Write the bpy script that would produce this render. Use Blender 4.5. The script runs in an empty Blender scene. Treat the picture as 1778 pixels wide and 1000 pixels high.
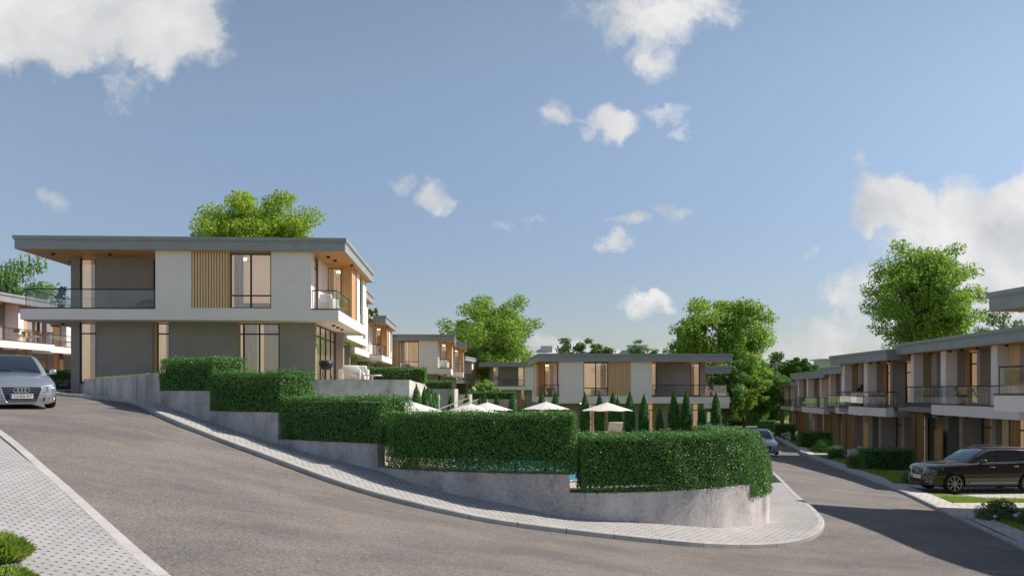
import bpy, bmesh, math, random
import numpy as np
from mathutils import Vector, Matrix
from mathutils.geometry import delaunay_2d_cdt
R = math.radians
scene = bpy.context.scene
col = scene.collection
# ------------------------------------------------------------------ camera, light, sky
# metres; the camera's eye is the origin, +Y is the view direction, the lower road lies ~3.6 m below
cam_d = bpy.data.cameras.new('camera'); cam = bpy.data.objects.new('camera', cam_d); col.objects.link(cam)
cam.location = (0, 0, 0); cam.rotation_euler = (R(90), 0, 0)
cam_d.sensor_width = 36; cam_d.lens = 36*1500/1778; cam_d.shift_y = 0.1001
cam_d.clip_start = 0.1; cam_d.clip_end = 6000
scene.camera = cam
SUN_DIR = Vector((0.965, 0.25, 0)).normalized()*math.cos(R(43)) + Vector((0, 0, math.sin(R(43))))
sd = bpy.data.lights.new('sun', 'SUN'); sun = bpy.data.objects.new('sun', sd); col.objects.link(sun)
sd.energy = 3.85; sd.angle = R(0.55); sd.color = (1.0, 0.93, 0.84)
sun.rotation_euler = SUN_DIR.to_track_quat('Z', 'Y').to_euler(); sun.location = (20, 10, 40)
w = bpy.data.worlds.new('World'); scene.world = w; w.use_nodes = True
SKY_STRENGTH = 0.105
def build_world():
    nt = w.node_tree; nt.nodes.clear(); N = nt.nodes.new; Lk = nt.links.new
    out = N('ShaderNodeOutputWorld'); bg = N('ShaderNodeBackground')
    sky = N('ShaderNodeTexSky'); sky.sky_type = 'NISHITA'; sky.sun_disc = False
    sky.sun_elevation = R(43); sky.sun_rotation = math.atan2(SUN_DIR.x, SUN_DIR.y)
    sky.air_density = 1.0; sky.dust_density = .25; sky.ozone_density = 1.6
    tc = N('ShaderNodeTexCoord'); sep = N('ShaderNodeSeparateXYZ'); Lk(tc.outputs['Generated'], sep.inputs[0])
    ab = N('ShaderNodeMath'); ab.operation = 'ABSOLUTE'; Lk(sep.outputs[1], ab.inputs[0])
    mx = N('ShaderNodeMath'); mx.operation = 'MAXIMUM'; mx.inputs[1].default_value = 0.05; Lk(ab.outputs[0], mx.inputs[0])
    dx = N('ShaderNodeMath'); dx.operation = 'DIVIDE'; Lk(sep.outputs[0], dx.inputs[0]); Lk(mx.outputs[0], dx.inputs[1])
    dz = N('ShaderNodeMath'); dz.operation = 'DIVIDE'; Lk(sep.outputs[2], dz.inputs[0]); Lk(mx.outputs[0], dz.inputs[1])
    cmb = N('ShaderNodeCombineXYZ'); Lk(dx.outputs[0], cmb.inputs[0]); Lk(dz.outputs[0], cmb.inputs[1])
    # domain warp
    nz = N('ShaderNodeTexNoise'); nz.inputs['Scale'].default_value = 8; nz.inputs['Detail'].default_value = 9; nz.inputs['Roughness'].default_value = .6; Lk(cmb.outputs[0], nz.inputs['Vector'])
    s1 = N('ShaderNodeVectorMath'); s1.operation = 'SUBTRACT'; s1.inputs[1].default_value = (.5, .5, .5); Lk(nz.outputs['Color'], s1.inputs[0])
    s2 = N('ShaderNodeVectorMath'); s2.operation = 'SCALE'; s2.inputs['Scale'].default_value = 0.10; Lk(s1.outputs[0], s2.inputs[0])
    wp0 = N('ShaderNodeVectorMath'); wp0.operation = 'ADD'; Lk(cmb.outputs[0], wp0.inputs[0]); Lk(s2.outputs[0], wp0.inputs[1])
    nf = N('ShaderNodeTexNoise'); nf.inputs['Scale'].default_value = 38; nf.inputs['Detail'].default_value = 6; Lk(cmb.outputs[0], nf.inputs['Vector'])
    f1 = N('ShaderNodeVectorMath'); f1.operation = 'SUBTRACT'; f1.inputs[1].default_value = (.5, .5, .5); Lk(nf.outputs['Color'], f1.inputs[0])
    f2 = N('ShaderNodeVectorMath'); f2.operation = 'SCALE'; f2.inputs['Scale'].default_value = 0.03; Lk(f1.outputs[0], f2.inputs[0])
    wp = N('ShaderNodeVectorMath'); wp.operation = 'ADD'; Lk(wp0.outputs[0], wp.inputs[0]); Lk(f2.outputs[0], wp.inputs[1])
    clouds = [(110, 5, 330, 130, 1.7), (1130, 15, 175, 85, .9), (290, 60, 130, 105, 1.5), (215, 150, 60, 55, .55), (1110, 20, 150, 75, .8), (1150, 85, 75, 50, .75),
              (965, 190, 46, 34, .75), (1060, 212, 72, 44, 1), (1160, 182, 44, 22, .6), (1190, 215, 20, 32, .5), (750, 345, 34, 44, .7), (700, 318, 34, 24, .42),
              (1160, 362, 60, 26, .75), (1080, 385, 46, 18, .75), (1062, 422, 52, 22, .65), (870, 382, 44, 18, .42), (932, 385, 16, 12, .2),
              (1495, 292, 26, 28, .7), (1560, 365, 115, 70, 1.3), (1720, 370, 150, 95, 1.4), (1790, 330, 90, 70, 1.2), (1680, 440, 180, 85, 1.0),
              (1125, 540, 52, 30, .7), (1420, 575, 105, 50, .75), (1520, 520, 120, 70, .75), (1700, 510, 170, 100, .95), (1400, 640, 150, 60, 1), (1398, 455, 24, 18, .5),
              (960, 592, 75, 26, .8), (1130, 606, 90, 22, .6), (750, 600, 90, 22, .35), (92, 362, 36, 28, .65), (0, 362, 26, 20, .35), (1745, 182, 26, 8, .3)]
    acc = None
    for cx, cy, rx, ry, st in clouds:
        a = N('ShaderNodeVectorMath'); a.operation = 'SUBTRACT'; a.inputs[1].default_value = ((cx-889)/1500, (678-cy)/1500, 0); Lk(wp.outputs[0], a.inputs[0])
        b = N('ShaderNodeVectorMath'); b.operation = 'MULTIPLY'; b.inputs[1].default_value = (1500/rx, 1500/ry, 0); Lk(a.outputs[0], b.inputs[0])
        c = N('ShaderNodeVectorMath'); c.operation = 'DOT_PRODUCT'; Lk(b.outputs[0], c.inputs[0]); Lk(b.outputs[0], c.inputs[1])
        d = N('ShaderNodeMath'); d.operation = 'MULTIPLY_ADD'; d.inputs[1].default_value = -st; d.inputs[2].default_value = st; Lk(c.outputs['Value'], d.inputs[0])
        if acc is None: acc = d
        else:
            m = N('ShaderNodeMath'); m.operation = 'MAXIMUM'; Lk(acc.outputs[0], m.inputs[0]); Lk(d.outputs[0], m.inputs[1]); acc = m
    n2 = N('ShaderNodeTexNoise'); n2.inputs['Scale'].default_value = 14; n2.inputs['Detail'].default_value = 9; n2.inputs['Roughness'].default_value = .68
    Lk(wp.outputs[0], n2.inputs['Vector'])
    ma = N('ShaderNodeMath'); ma.operation = 'MULTIPLY_ADD'; ma.inputs[1].default_value = 1.9; ma.inputs[2].default_value = -1.12; Lk(n2.outputs['Fac'], ma.inputs[0])
    ad = N('ShaderNodeMath'); ad.operation = 'ADD'; Lk(acc.outputs[0], ad.inputs[0]); Lk(ma.outputs[0], ad.inputs[1])
    mr = N('ShaderNodeMapRange'); mr.interpolation_type = 'SMOOTHSTEP'; mr.inputs['From Min'].default_value = 0.0; mr.inputs['From Max'].default_value = .80
    mr.inputs['To Max'].default_value = .95; Lk(ad.outputs[0], mr.inputs['Value'])
    # cloud brightness: billows, darker in the thick middle
    n3 = N('ShaderNodeTexNoise'); n3.inputs['Scale'].default_value = 7; n3.inputs['Detail'].default_value = 6; Lk(wp.outputs[0], n3.inputs['Vector'])
    cr = N('ShaderNodeValToRGB'); cr.color_ramp.elements[0].position = .3; cr.color_ramp.elements[0].color = (.33, .35, .37, 1)
    cr.color_ramp.elements[1].position = .62; cr.color_ramp.elements[1].color = (.56, .55, .54, 1); Lk(n3.outputs['Fac'], cr.inputs[0])
    sc_ = N('ShaderNodeMix'); sc_.data_type = 'RGBA'; sc_.blend_type = 'MULTIPLY'; sc_.inputs[0].default_value = 1
    Lk(sky.outputs[0], sc_.inputs[6]); hz = N('ShaderNodeMapRange'); hz.interpolation_type = 'SMOOTHSTEP'; hz.inputs['From Min'].default_value = -.05; hz.inputs['From Max'].default_value = .42; hz.inputs['To Min'].default_value = SKY_STRENGTH*.50; hz.inputs['To Max'].default_value = SKY_STRENGTH; Lk(dz.outputs[0], hz.inputs['Value'])
    hf = N('ShaderNodeMapRange'); hf.inputs['From Max'].default_value = .4; Lk(dz.outputs[0], hf.inputs['Value']); hc = N('ShaderNodeMix'); hc.data_type = 'RGBA'; Lk(hf.outputs[0], hc.inputs[0]); hc.inputs[6].default_value = (.92, .87, .97, 1); hc.inputs[7].default_value = (.97, .84, .73, 1)
    tn = N('ShaderNodeVectorMath'); tn.operation = 'SCALE'; Lk(hc.outputs[2], tn.inputs[0]); Lk(hz.outputs[0], tn.inputs['Scale']); Lk(tn.outputs[0], sc_.inputs[7])
    mixc = N('ShaderNodeMix'); mixc.data_type = 'RGBA'; Lk(mr.outputs[0], mixc.inputs[0]); Lk(sc_.outputs[2], mixc.inputs[6]); Lk(cr.outputs[0], mixc.inputs[7])
    Lk(mixc.outputs[2], bg.inputs['Color']); bg.inputs['Strength'].default_value = 1.0
    Lk(bg.outputs[0], out.inputs[0])
build_world()
scene.view_settings.view_transform = 'Standard'; scene.view_settings.look = 'None'
scene.view_settings.exposure = 0.65; scene.view_settings.gamma = 1.0
scene.cycles.transparent_max_bounces = 24; random.seed(7); rng = np.random.default_rng(7)

# ------------------------------------------------------------------ materials
MATS = {}
def mat(name, base=(.5, .5, .5), rough=.7, metal=0, var=0.0, vscale=3.0, base2=None, bump=0.0, bscale=60, spec=.4, stretch=(1, 1, 1), emit=None, coat=0, island=0, trans=0):
    """noise-varied principled material"""
    m = bpy.data.materials.new(name); m.use_nodes = True; nt = m.node_tree; nt.nodes.clear(); N = nt.nodes.new; L = nt.links.new
    o = N('ShaderNodeOutputMaterial'); p = N('ShaderNodeBsdfPrincipled')
    p.inputs['Roughness'].default_value = rough; p.inputs['Metallic'].default_value = metal; p.inputs['Specular IOR Level'].default_value = spec
    if coat: p.inputs['Coat Weight'].default_value = coat; p.inputs['Coat Roughness'].default_value = .04
    tc = N('ShaderNodeTexCoord'); mp = N('ShaderNodeMapping'); mp.inputs['Scale'].default_value = stretch; L(tc.outputs['Object'], mp.inputs[0])
    c0 = base; c1 = base2 if base2 else tuple(min(1, x*(1-var)) for x in base)
    if var or base2 or island:
        n = N('ShaderNodeTexNoise'); n.inputs['Scale'].default_value = vscale; n.inputs['Detail'].default_value = 6; L(mp.outputs[0], n.inputs['Vector'])
        mr = N('ShaderNodeMapRange'); mr.inputs['From Min'].default_value = .32; mr.inputs['From Max'].default_value = .68; L(n.outputs['Fac'], mr.inputs['Value'])
        fac = mr.outputs[0]
        if island:
            g = N('ShaderNodeNewGeometry'); mm = N('ShaderNodeMath'); mm.operation = 'MULTIPLY_ADD'; mm.inputs[1].default_value = island; L(g.outputs['Random Per Island'], mm.inputs[0])
            m2 = N('ShaderNodeMath'); m2.operation = 'MULTIPLY'; m2.inputs[1].default_value = 1-island; L(fac, m2.inputs[0]); L(m2.outputs[0], mm.inputs[2]); fac = mm.outputs[0]
        mx = N('ShaderNodeMix'); mx.data_type = 'RGBA'; L(fac, mx.inputs[0]); mx.inputs[6].default_value = (*c0, 1); mx.inputs[7].default_value = (*c1, 1)
        L(mx.outputs[2], p.inputs['Base Color']); csock = mx.outputs[2]
    else:
        p.inputs['Base Color'].default_value = (*c0, 1); csock = None
    if bump:
        n2 = N('ShaderNodeTexNoise'); n2.inputs['Scale'].default_value = bscale; n2.inputs['Detail'].default_value = 4; L(mp.outputs[0], n2.inputs['Vector'])
        b = N('ShaderNodeBump'); b.inputs['Strength'].default_value = bump; b.inputs['Distance'].default_value = .02; L(n2.outputs['Fac'], b.inputs['Height']); L(b.outputs[0], p.inputs['Normal'])
    if emit: p.inputs['Emission Color'].default_value = (*emit[0], 1); p.inputs['Emission Strength'].default_value = emit[1]
    sh = p.outputs[0]
    if trans:
        t = N('ShaderNodeBsdfTranslucent'); ms = N('ShaderNodeMixShader'); ms.inputs[0].default_value = trans
        if csock: L(csock, t.inputs[0])
        else: t.inputs[0].default_value = (*c0, 1)
        L(p.outputs[0], ms.inputs[1]); L(t.outputs[0], ms.inputs[2]); sh = ms.outputs[0]
    L(sh, o.inputs[0]); MATS[name] = m; return m

def wood_mat(name, c0, c1, plank=.12, axis='x', along=(14, 14, 1.2), rough=.55):
    """plank wood: grain noise plus a tone per plank and dark joints"""
    m = bpy.data.materials.new(name); m.use_nodes = True; nt = m.node_tree; N = nt.nodes.new; L = nt.links.new; p = nt.nodes['Principled BSDF']
    tc = N('ShaderNodeTexCoord'); mp = N('ShaderNodeMapping'); mp.inputs['Scale'].default_value = along; L(tc.outputs['Object'], mp.inputs[0])
    n = N('ShaderNodeTexNoise'); n.inputs['Scale'].default_value = 1.5; n.inputs['Detail'].default_value = 6; n.inputs['Distortion'].default_value = .6; L(mp.outputs[0], n.inputs['Vector'])
    sp = N('ShaderNodeSeparateXYZ'); L(tc.outputs['Object'], sp.inputs[0])
    if axis == 'xy':
        ax = N('ShaderNodeMath'); ax.operation = 'ADD'; L(sp.outputs[0], ax.inputs[0]); L(sp.outputs[1], ax.inputs[1]); src = ax.outputs[0]
    else: src = sp.outputs['xyz'.index(axis)]
    dv = N('ShaderNodeMath'); dv.operation = 'DIVIDE'; dv.inputs[1].default_value = plank; L(src, dv.inputs[0])
    fl = N('ShaderNodeMath'); fl.operation = 'FLOOR'; L(dv.outputs[0], fl.inputs[0])
    wn = N('ShaderNodeTexWhiteNoise'); wn.noise_dimensions = '1D'; L(fl.outputs[0], wn.inputs['W'])
    fr = N('ShaderNodeMath'); fr.operation = 'FRACT'; L(dv.outputs[0], fr.inputs[0])
    gt = N('ShaderNodeMath'); gt.operation = 'GREATER_THAN'; gt.inputs[1].default_value = .06; L(fr.outputs[0], gt.inputs[0])
    a = N('ShaderNodeMath'); a.operation = 'MULTIPLY_ADD'; a.inputs[1].default_value = .5; L(wn.outputs['Value'], a.inputs[0]); 
    a2 = N('ShaderNodeMath'); a2.operation = 'MULTIPLY_ADD'; a2.inputs[1].default_value = 1.2; a2.inputs[2].default_value = -.35; L(n.outputs['Fac'], a2.inputs[0]); L(a2.outputs[0], a.inputs[2])
    mx = N('ShaderNodeMix'); mx.data_type = 'RGBA'; L(a.outputs[0], mx.inputs[0]); mx.inputs[6].default_value = (*c0, 1); mx.inputs[7].default_value = (*c1, 1)
    m2 = N('ShaderNodeMix'); m2.data_type = 'RGBA'; L(gt.outputs[0], m2.inputs[0]); m2.inputs[6].default_value = (c1[0]*.3, c1[1]*.3, c1[2]*.3, 1); L(mx.outputs[2], m2.inputs[7])
    L(m2.outputs[2], p.inputs['Base Color']); p.inputs['Roughness'].default_value = rough; MATS[name] = m; return m

def glass_mat(name, tint=(.9, .95, .95), refl=.16, fac_min=.0, gcol=(1, 1, 1)):
    m = bpy.data.materials.new(name); m.use_nodes = True; nt = m.node_tree; nt.nodes.clear(); N = nt.nodes.new; L = nt.links.new
    o = N('ShaderNodeOutputMaterial'); t = N('ShaderNodeBsdfTransparent'); t.inputs[0].default_value = (*tint, 1)
    g = N('ShaderNodeBsdfGlossy'); g.inputs['Roughness'].default_value = .015; g.inputs[0].default_value = (*gcol, 1)
    lw = N('ShaderNodeLayerWeight'); lw.inputs[0].default_value = .5; pw = N('ShaderNodeMath'); pw.operation = 'POWER'; pw.inputs[1].default_value = 3.5; L(lw.outputs['Facing'], pw.inputs[0]); sc2 = N('ShaderNodeMath'); sc2.operation = 'MULTIPLY'; sc2.inputs[1].default_value = refl; L(pw.outputs[0], sc2.inputs[0])
    ms = N('ShaderNodeMixShader'); ma = N('ShaderNodeMath'); ma.operation = 'ADD'; ma.inputs[1].default_value = fac_min; L(sc2.outputs[0], ma.inputs[0])
    L(ma.outputs[0], ms.inputs[0]); L(t.outputs[0], ms.inputs[1]); L(g.outputs[0], ms.inputs[2]); L(ms.outputs[0], o.inputs[0]); MATS[name] = m; return m

def concrete_mat(name, base, seed=0):
    m = bpy.data.materials.new(name); m.use_nodes = True; nt = m.node_tree; N = nt.nodes.new; L = nt.links.new; p = nt.nodes['Principled BSDF']
    tc = N('ShaderNodeTexCoord')
    n1 = N('ShaderNodeTexNoise'); n1.inputs['Scale'].default_value = .9; n1.inputs['Detail'].default_value = 8; n1.inputs['Roughness'].default_value = .62; L(tc.outputs['Object'], n1.inputs['Vector'])
    mp = N('ShaderNodeMapping'); mp.inputs['Scale'].default_value = (1.7, 1.7, .35); mp.inputs['Location'].default_value = (seed, 0, 0); L(tc.outputs['Object'], mp.inputs[0])
    n2 = N('ShaderNodeTexNoise'); n2.inputs['Scale'].default_value = .8; n2.inputs['Detail'].default_value = 5; L(mp.outputs[0], n2.inputs['Vector'])
    v = N('ShaderNodeTexNoise'); v.inputs['Scale'].default_value = 14; v.inputs['Detail'].default_value = 6; L(tc.outputs['Object'], v.inputs['Vector'])
    a = N('ShaderNodeMath'); a.operation = 'ADD'; L(n1.outputs['Fac'], a.inputs[0]); L(n2.outputs['Fac'], a.inputs[1])
    b = N('ShaderNodeMath'); b.operation = 'MULTIPLY_ADD'; b.inputs[1].default_value = .45; L(v.outputs['Fac'], b.inputs[0]); L(a.outputs[0], b.inputs[2])
    cr = N('ShaderNodeValToRGB'); L(b.outputs[0], cr.inputs[0])
    mr = N('ShaderNodeMapRange'); mr.inputs['From Min'].default_value = .9; mr.inputs['From Max'].default_value = 1.6; L(b.outputs[0], mr.inputs['Value']); L(mr.outputs[0], cr.inputs[0])
    e = cr.color_ramp.elements; e[0].position = .1; e[0].color = tuple(x*.55 for x in base)+(1,); e[1].position = .9; e[1].color = tuple(min(1, x*1.36) for x in base)+(1,)
    k = cr.color_ramp.elements.new(.48); k.color = (*base, 1)
    L(cr.outputs[0], p.inputs['Base Color']); p.inputs['Roughness'].default_value = .85; p.inputs['Specular IOR Level'].default_value = .25
    bp = N('ShaderNodeBump'); bp.inputs['Strength'].default_value = .25; bp.inputs['Distance'].default_value = .01; L(v.outputs['Fac'], bp.inputs['Height']); L(bp.outputs[0], p.inputs['Normal'])
    MATS[name] = m; return m

def asphalt_mat():
    m = bpy.data.materials.new('asphalt'); m.use_nodes = True; nt = m.node_tree; N = nt.nodes.new; L = nt.links.new; p = nt.nodes['Principled BSDF']
    tc = N('ShaderNodeTexCoord')
    mp = N('ShaderNodeMapping'); mp.inputs['Scale'].default_value = (1, 1.6, 1); mp.inputs['Rotation'].default_value = (0, 0, R(-8)); L(tc.outputs['Object'], mp.inputs[0])
    n1 = N('ShaderNodeTexNoise'); n1.inputs['Scale'].default_value = .42; n1.inputs['Detail'].default_value = 6; n1.inputs['Roughness'].default_value = .6; L(mp.outputs[0], n1.inputs['Vector'])
    n2 = N('ShaderNodeTexNoise'); n2.inputs['Scale'].default_value = 26; n2.inputs['Detail'].default_value = 3; n2.inputs['Roughness'].default_value = .75; L(tc.outputs['Object'], n2.inputs['Vector'])
    n4 = N('ShaderNodeTexNoise'); n4.inputs['Scale'].default_value = 1.1; n4.inputs['Detail'].default_value = 7; L(mp.outputs[0], n4.inputs['Vector'])
    cr = N('ShaderNodeValToRGB'); e = cr.color_ramp.elements; e[0].position = .36; e[0].color = (.130, .119, .113, 1); e[1].position = .66; e[1].color = (.200, .176, .155, 1); L(n1.outputs['Fac'], cr.inputs[0])
    c2 = N('ShaderNodeValToRGB'); e = c2.color_ramp.elements; e[0].position = .38; e[0].color = (.57, .57, .58, 1); e[1].position = .62; e[1].color = (1.44, 1.43, 1.40, 1); L(n2.outputs['Fac'], c2.inputs[0])
    mx = N('ShaderNodeMix'); mx.data_type = 'RGBA'; mx.blend_type = 'MULTIPLY'; mx.inputs[0].default_value = .9; L(cr.outputs[0], mx.inputs[6]); L(c2.outputs[0], mx.inputs[7])
    c4 = N('ShaderNodeValToRGB'); e = c4.color_ramp.elements; e[0].position = .55; e[0].color = (0, 0, 0, 1); e[1].position = .72; e[1].color = (.38, .38, .38, 1); L(n4.outputs['Fac'], c4.inputs[0])
    m3 = N('ShaderNodeMix'); m3.data_type = 'RGBA'; L(c4.outputs[0], m3.inputs[0]); L(mx.outputs[2], m3.inputs[6]); m3.inputs[7].default_value = (.27, .205, .14, 1)
    L(m3.outputs[2], p.inputs['Base Color']); p.inputs['Roughness'].default_value = .82; p.inputs['Specular IOR Level'].default_value = .3
    bp = N('ShaderNodeBump'); bp.inputs['Strength'].default_value = .5; bp.inputs['Distance'].default_value = .012; L(n2.outputs['Fac'], bp.inputs['Height']); L(bp.outputs[0], p.inputs['Normal'])
    MATS['asphalt'] = m

def paver_mat(name, rot, base=(.345, .335, .325), cell=.125, dark=.15):
    """light concrete pavers, running bond, with a small dark drainage slot at every second joint"""
    m = bpy.data.materials.new(name); m.use_nodes = True; nt = m.node_tree; N = nt.nodes.new; L = nt.links.new; p = nt.nodes['Principled BSDF']
    tc = N('ShaderNodeTexCoord'); mp = N('ShaderNodeMapping'); mp.inputs['Rotation'].default_value = (0, 0, rot); mp.inputs['Scale'].default_value = (1/cell, 1/cell, 1); L(tc.outputs['Object'], mp.inputs[0])
    sp = N('ShaderNodeSeparateXYZ'); L(mp.outputs[0], sp.inputs[0])
    def M(op, a, b=None, c=None):
        n = N('ShaderNodeMath'); n.operation = op
        for i, x in enumerate((a, b, c)):
            if x is None: continue
            if isinstance(x, (int, float)): n.inputs[i].default_value = x
            else: L(x, n.inputs[i])
        return n.outputs[0]
    row = M('FLOOR', sp.outputs[1]); par = M('FRACT', M('MULTIPLY', row, .5))
    uu = M('ADD', sp.outputs[0], par); fu = M('FRACT', uu); fv = M('FRACT', sp.outputs[1])
    slot = M('MULTIPLY', M('LESS_THAN', fu, .36), M('LESS_THAN', fv, .20))
    joint = M('MAXIMUM', M('LESS_THAN', fu, .045), M('LESS_THAN', fv, .05))
    cm = N('ShaderNodeCombineXYZ'); L(M('FLOOR', uu), cm.inputs[0]); L(row, cm.inputs[1])
    wn = N('ShaderNodeTexWhiteNoise'); wn.noise_dimensions = '2D'; L(cm.outputs[0], wn.inputs['Vector'])
    n1 = N('ShaderNodeTexNoise'); n1.inputs['Scale'].default_value = .8; n1.inputs['Detail'].default_value = 6; L(tc.outputs['Object'], n1.inputs['Vector'])
    n2 = N('ShaderNodeTexNoise'); n2.inputs['Scale'].default_value = 30; n2.inputs['Detail'].default_value = 4; L(tc.outputs['Object'], n2.inputs['Vector'])
    val = M('ADD', M('MULTIPLY_ADD', wn.outputs['Value'], .14, .62), M('ADD', M('MULTIPLY', n1.outputs['Fac'], .45), M('MULTIPLY', n2.outputs['Fac'], .22)))
    val = M('MULTIPLY', val, M('SUBTRACT', 1.0, M('MULTIPLY', joint, .16)))
    val = M('MULTIPLY', val, M('SUBTRACT', 1.0, M('MULTIPLY', slot, 1-dark)))
    cv = N('ShaderNodeVectorMath'); cv.operation = 'SCALE'; cv.inputs[0].default_value = base; L(val, cv.inputs['Scale'])
    L(cv.outputs[0], p.inputs['Base Color']); p.inputs['Roughness'].default_value = .85; p.inputs['Specular IOR Level'].default_value = .25
    MATS[name] = m

asphalt_mat()
paver_mat('pavers', R(18)); paver_mat('pavers_planter', R(8), cell=.15, base=(.375, .357, .345), dark=.08); paver_mat('pavers_drive', R(2), cell=.24, base=(.50, .47, .43), dark=.3)
concrete_mat('concrete', (.49, .455, .44)); concrete_mat('concrete_light', (.52, .49, .465), 3)
mat('kerb', (.47, .45, .43), .8, var=.25, vscale=2, bump=.3)
mat('kerb_path', (.52, .49, .47), .8, var=.2, vscale=1.5, bump=.3)
mat('plaster_grey', (.345, .300, .280), .9, var=.13, vscale=1.2, bump=.5, bscale=90, spec=.2)
mat('plaster_white', (.86, .765, .75), .9, var=.07, vscale=1.0, bump=.45, bscale=90, spec=.2)
mat('fascia', (.31, .32, .33), .55, var=.15, vscale=2.0, bump=.15, bscale=25)
mat('flashing', (.075, .075, .078), .5, var=.1)
wood_mat('soffit_wood', (.64, .34, .13), (.46, .22, .075), plank=.14, axis='y', along=(1.2, 12, 12))
wood_mat('slat_wood', (.86, .58, .35), (.70, .44, .23), plank=60., axis='x')
wood_mat('wall_wood', (.68, .40, .18), (.50, .27, .105), plank=.13, axis='xy')
mat('frame_metal', (.035, .037, .04), .45, metal=.3)
glass_mat('window_glass', (.88, .89, .89), .6, .13)
glass_mat('rail_glass', (.93, .945, .94), .45, .05, (.95, .97, 1))
mat('room_wall_glow', (.52, .42, .32), .8, var=.35, vscale=.7, emit=((1.0, .70, .42), .27))  # warm lamplight put into the walls and ceiling as their own emission
mat('room_floor', (.30, .18, .10), .6, var=.2)
mat('curtain', (.66, .60, .54), .9, var=.35, vscale=3, emit=((1, .82, .64), .03), trans=.35, stretch=(6, 6, .4))  # faint emission in the cloth stands in for lamplight from the room
mat('lamp_glow', (.9, .8, .6), .5, emit=((1, .80, .50), 6))
mat('leaf_hedge', (.034, .120, .018), .5, base2=(.19, .38, .085), vscale=7, island=.65, trans=.22, spec=.4)
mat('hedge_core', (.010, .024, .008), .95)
mat('leaf_tree', (.18, .32, .045), .6, base2=(.38, .52, .09), vscale=1.2, island=.5, trans=.46, spec=.25)
mat('leaf_tree_lime', (.21, .33, .03), .6, base2=(.42, .56, .07), vscale=1.2, island=.5, trans=.38, spec=.25)
mat('leaf_tree_dark', (.07, .17, .03), .6, base2=(.17, .33, .06), vscale=1.2, island=.5, trans=.3, spec=.25)
mat('leaf_far', (.10, .17, .04), .6, base2=(.18, .25, .07), vscale=1.0, island=.5, trans=.35, spec=.2)
mat('leaf_cypress', (.022, .10, .015), .6, base2=(.07, .24, .03), vscale=5, island=.5, trans=.2)
mat('leaf_shrub', (.07, .14, .03), .6, base2=(.16, .24, .05), vscale=5, island=.6, trans=.3)
mat('leaf_house', (.02, .06, .015), .4, base2=(.04, .10, .02), vscale=5, island=.5, trans=.1)
mat('petal', (.80, .80, .82), .7, island=.4, var=.2, trans=.3)
mat('petal_pink', (.50, .25, .20), .7, island=.4, var=.3, trans=.3)
mat('bark', (.12, .085, .06), .9, var=.4, vscale=4, bump=.6, bscale=20)
mat('grass', (.075, .140, .020), .9, base2=(.16, .21, .035), vscale=2.2, bump=.8, bscale=60)
mat('grass_blade', (.16, .29, .03), .7, base2=(.40, .50, .08), vscale=1.2, island=.6, trans=.35)
mat('soil', (.06, .045, .03), .95, var=.3)
mat('travertine', (.52, .43, .33), .8, var=.18, vscale=1.5)
mat('stone_dark', (.13, .13, .135), .8, var=.5, vscale=2.5, bump=.6, bscale=12)
mat('canopy_cloth', (.76, .72, .66), .85, var=.04, trans=.12)
mat('pole_metal', (.42, .40, .38), .4, metal=.6)
mat('white_metal', (.72, .70, .68), .5, var=.05)
mat('cushion', (.62, .58, .53), .9, var=.12, vscale=4)
mat('furniture_wood', (.42, .24, .11), .55, var=.3, vscale=5, stretch=(1, 6, 6))
mat('black_metal', (.02, .02, .022), .5)
mat('terracotta', (.42, .17, .10), .8, var=.2)
mat('rubber', (.018, .018, .019), .85, var=.2)
mat('alloy', (.45, .44, .40), .35, metal=.85)
mat('chrome', (.72, .72, .72), .12, metal=1)
mat('car_glass', (.018, .024, .035), .03, spec=.9, coat=.6)
mat('lamp_glass', (.48, .50, .52), .08, spec=.8, coat=1, var=.5, vscale=25)
mat('paint_silver', (.42, .45, .50), .30, metal=.7, coat=.8)
mat('paint_brown', (.050, .042, .037), .26, metal=.55, coat=1)
mat('paint_champagne', (.48, .45, .43), .30, metal=.7, coat=.8)
mat('car_dark', (.014, .014, .016), .6)
mat('plate_white', (.66, .66, .64), .4)
mat('plate_blue', (.02, .06, .40), .4)
mat('plate_ink', (.02, .02, .02), .5)
mat('far_roof', (.60, .60, .60), .6, var=.08, vscale=.2)
mat('far_wall', (.50, .49, .47), .8, var=.1, vscale=.2)
mat('hill', (.30, .27, .22), .95, base2=(.20, .22, .13), vscale=.03)
def water_mat():
    m = bpy.data.materials.new('pool_water'); m.use_nodes = True; nt = m.node_tree; p = nt.nodes['Principled BSDF']; N = nt.nodes.new; L = nt.links.new
    p.inputs['Base Color'].default_value = (.04, .42, .55, 1); p.inputs['Roughness'].default_value = .06
    tc = N('ShaderNodeTexCoord'); n = N('ShaderNodeTexNoise'); n.inputs['Scale'].default_value = 3.5; L(tc.outputs['Object'], n.inputs['Vector'])
    b = N('ShaderNodeBump'); b.inputs['Strength'].default_value = .3; b.inputs['Distance'].default_value = .05; L(n.outputs['Fac'], b.inputs['Height']); L(b.outputs[0], p.inputs['Normal']); MATS['pool_water'] = m
water_mat()

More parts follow.
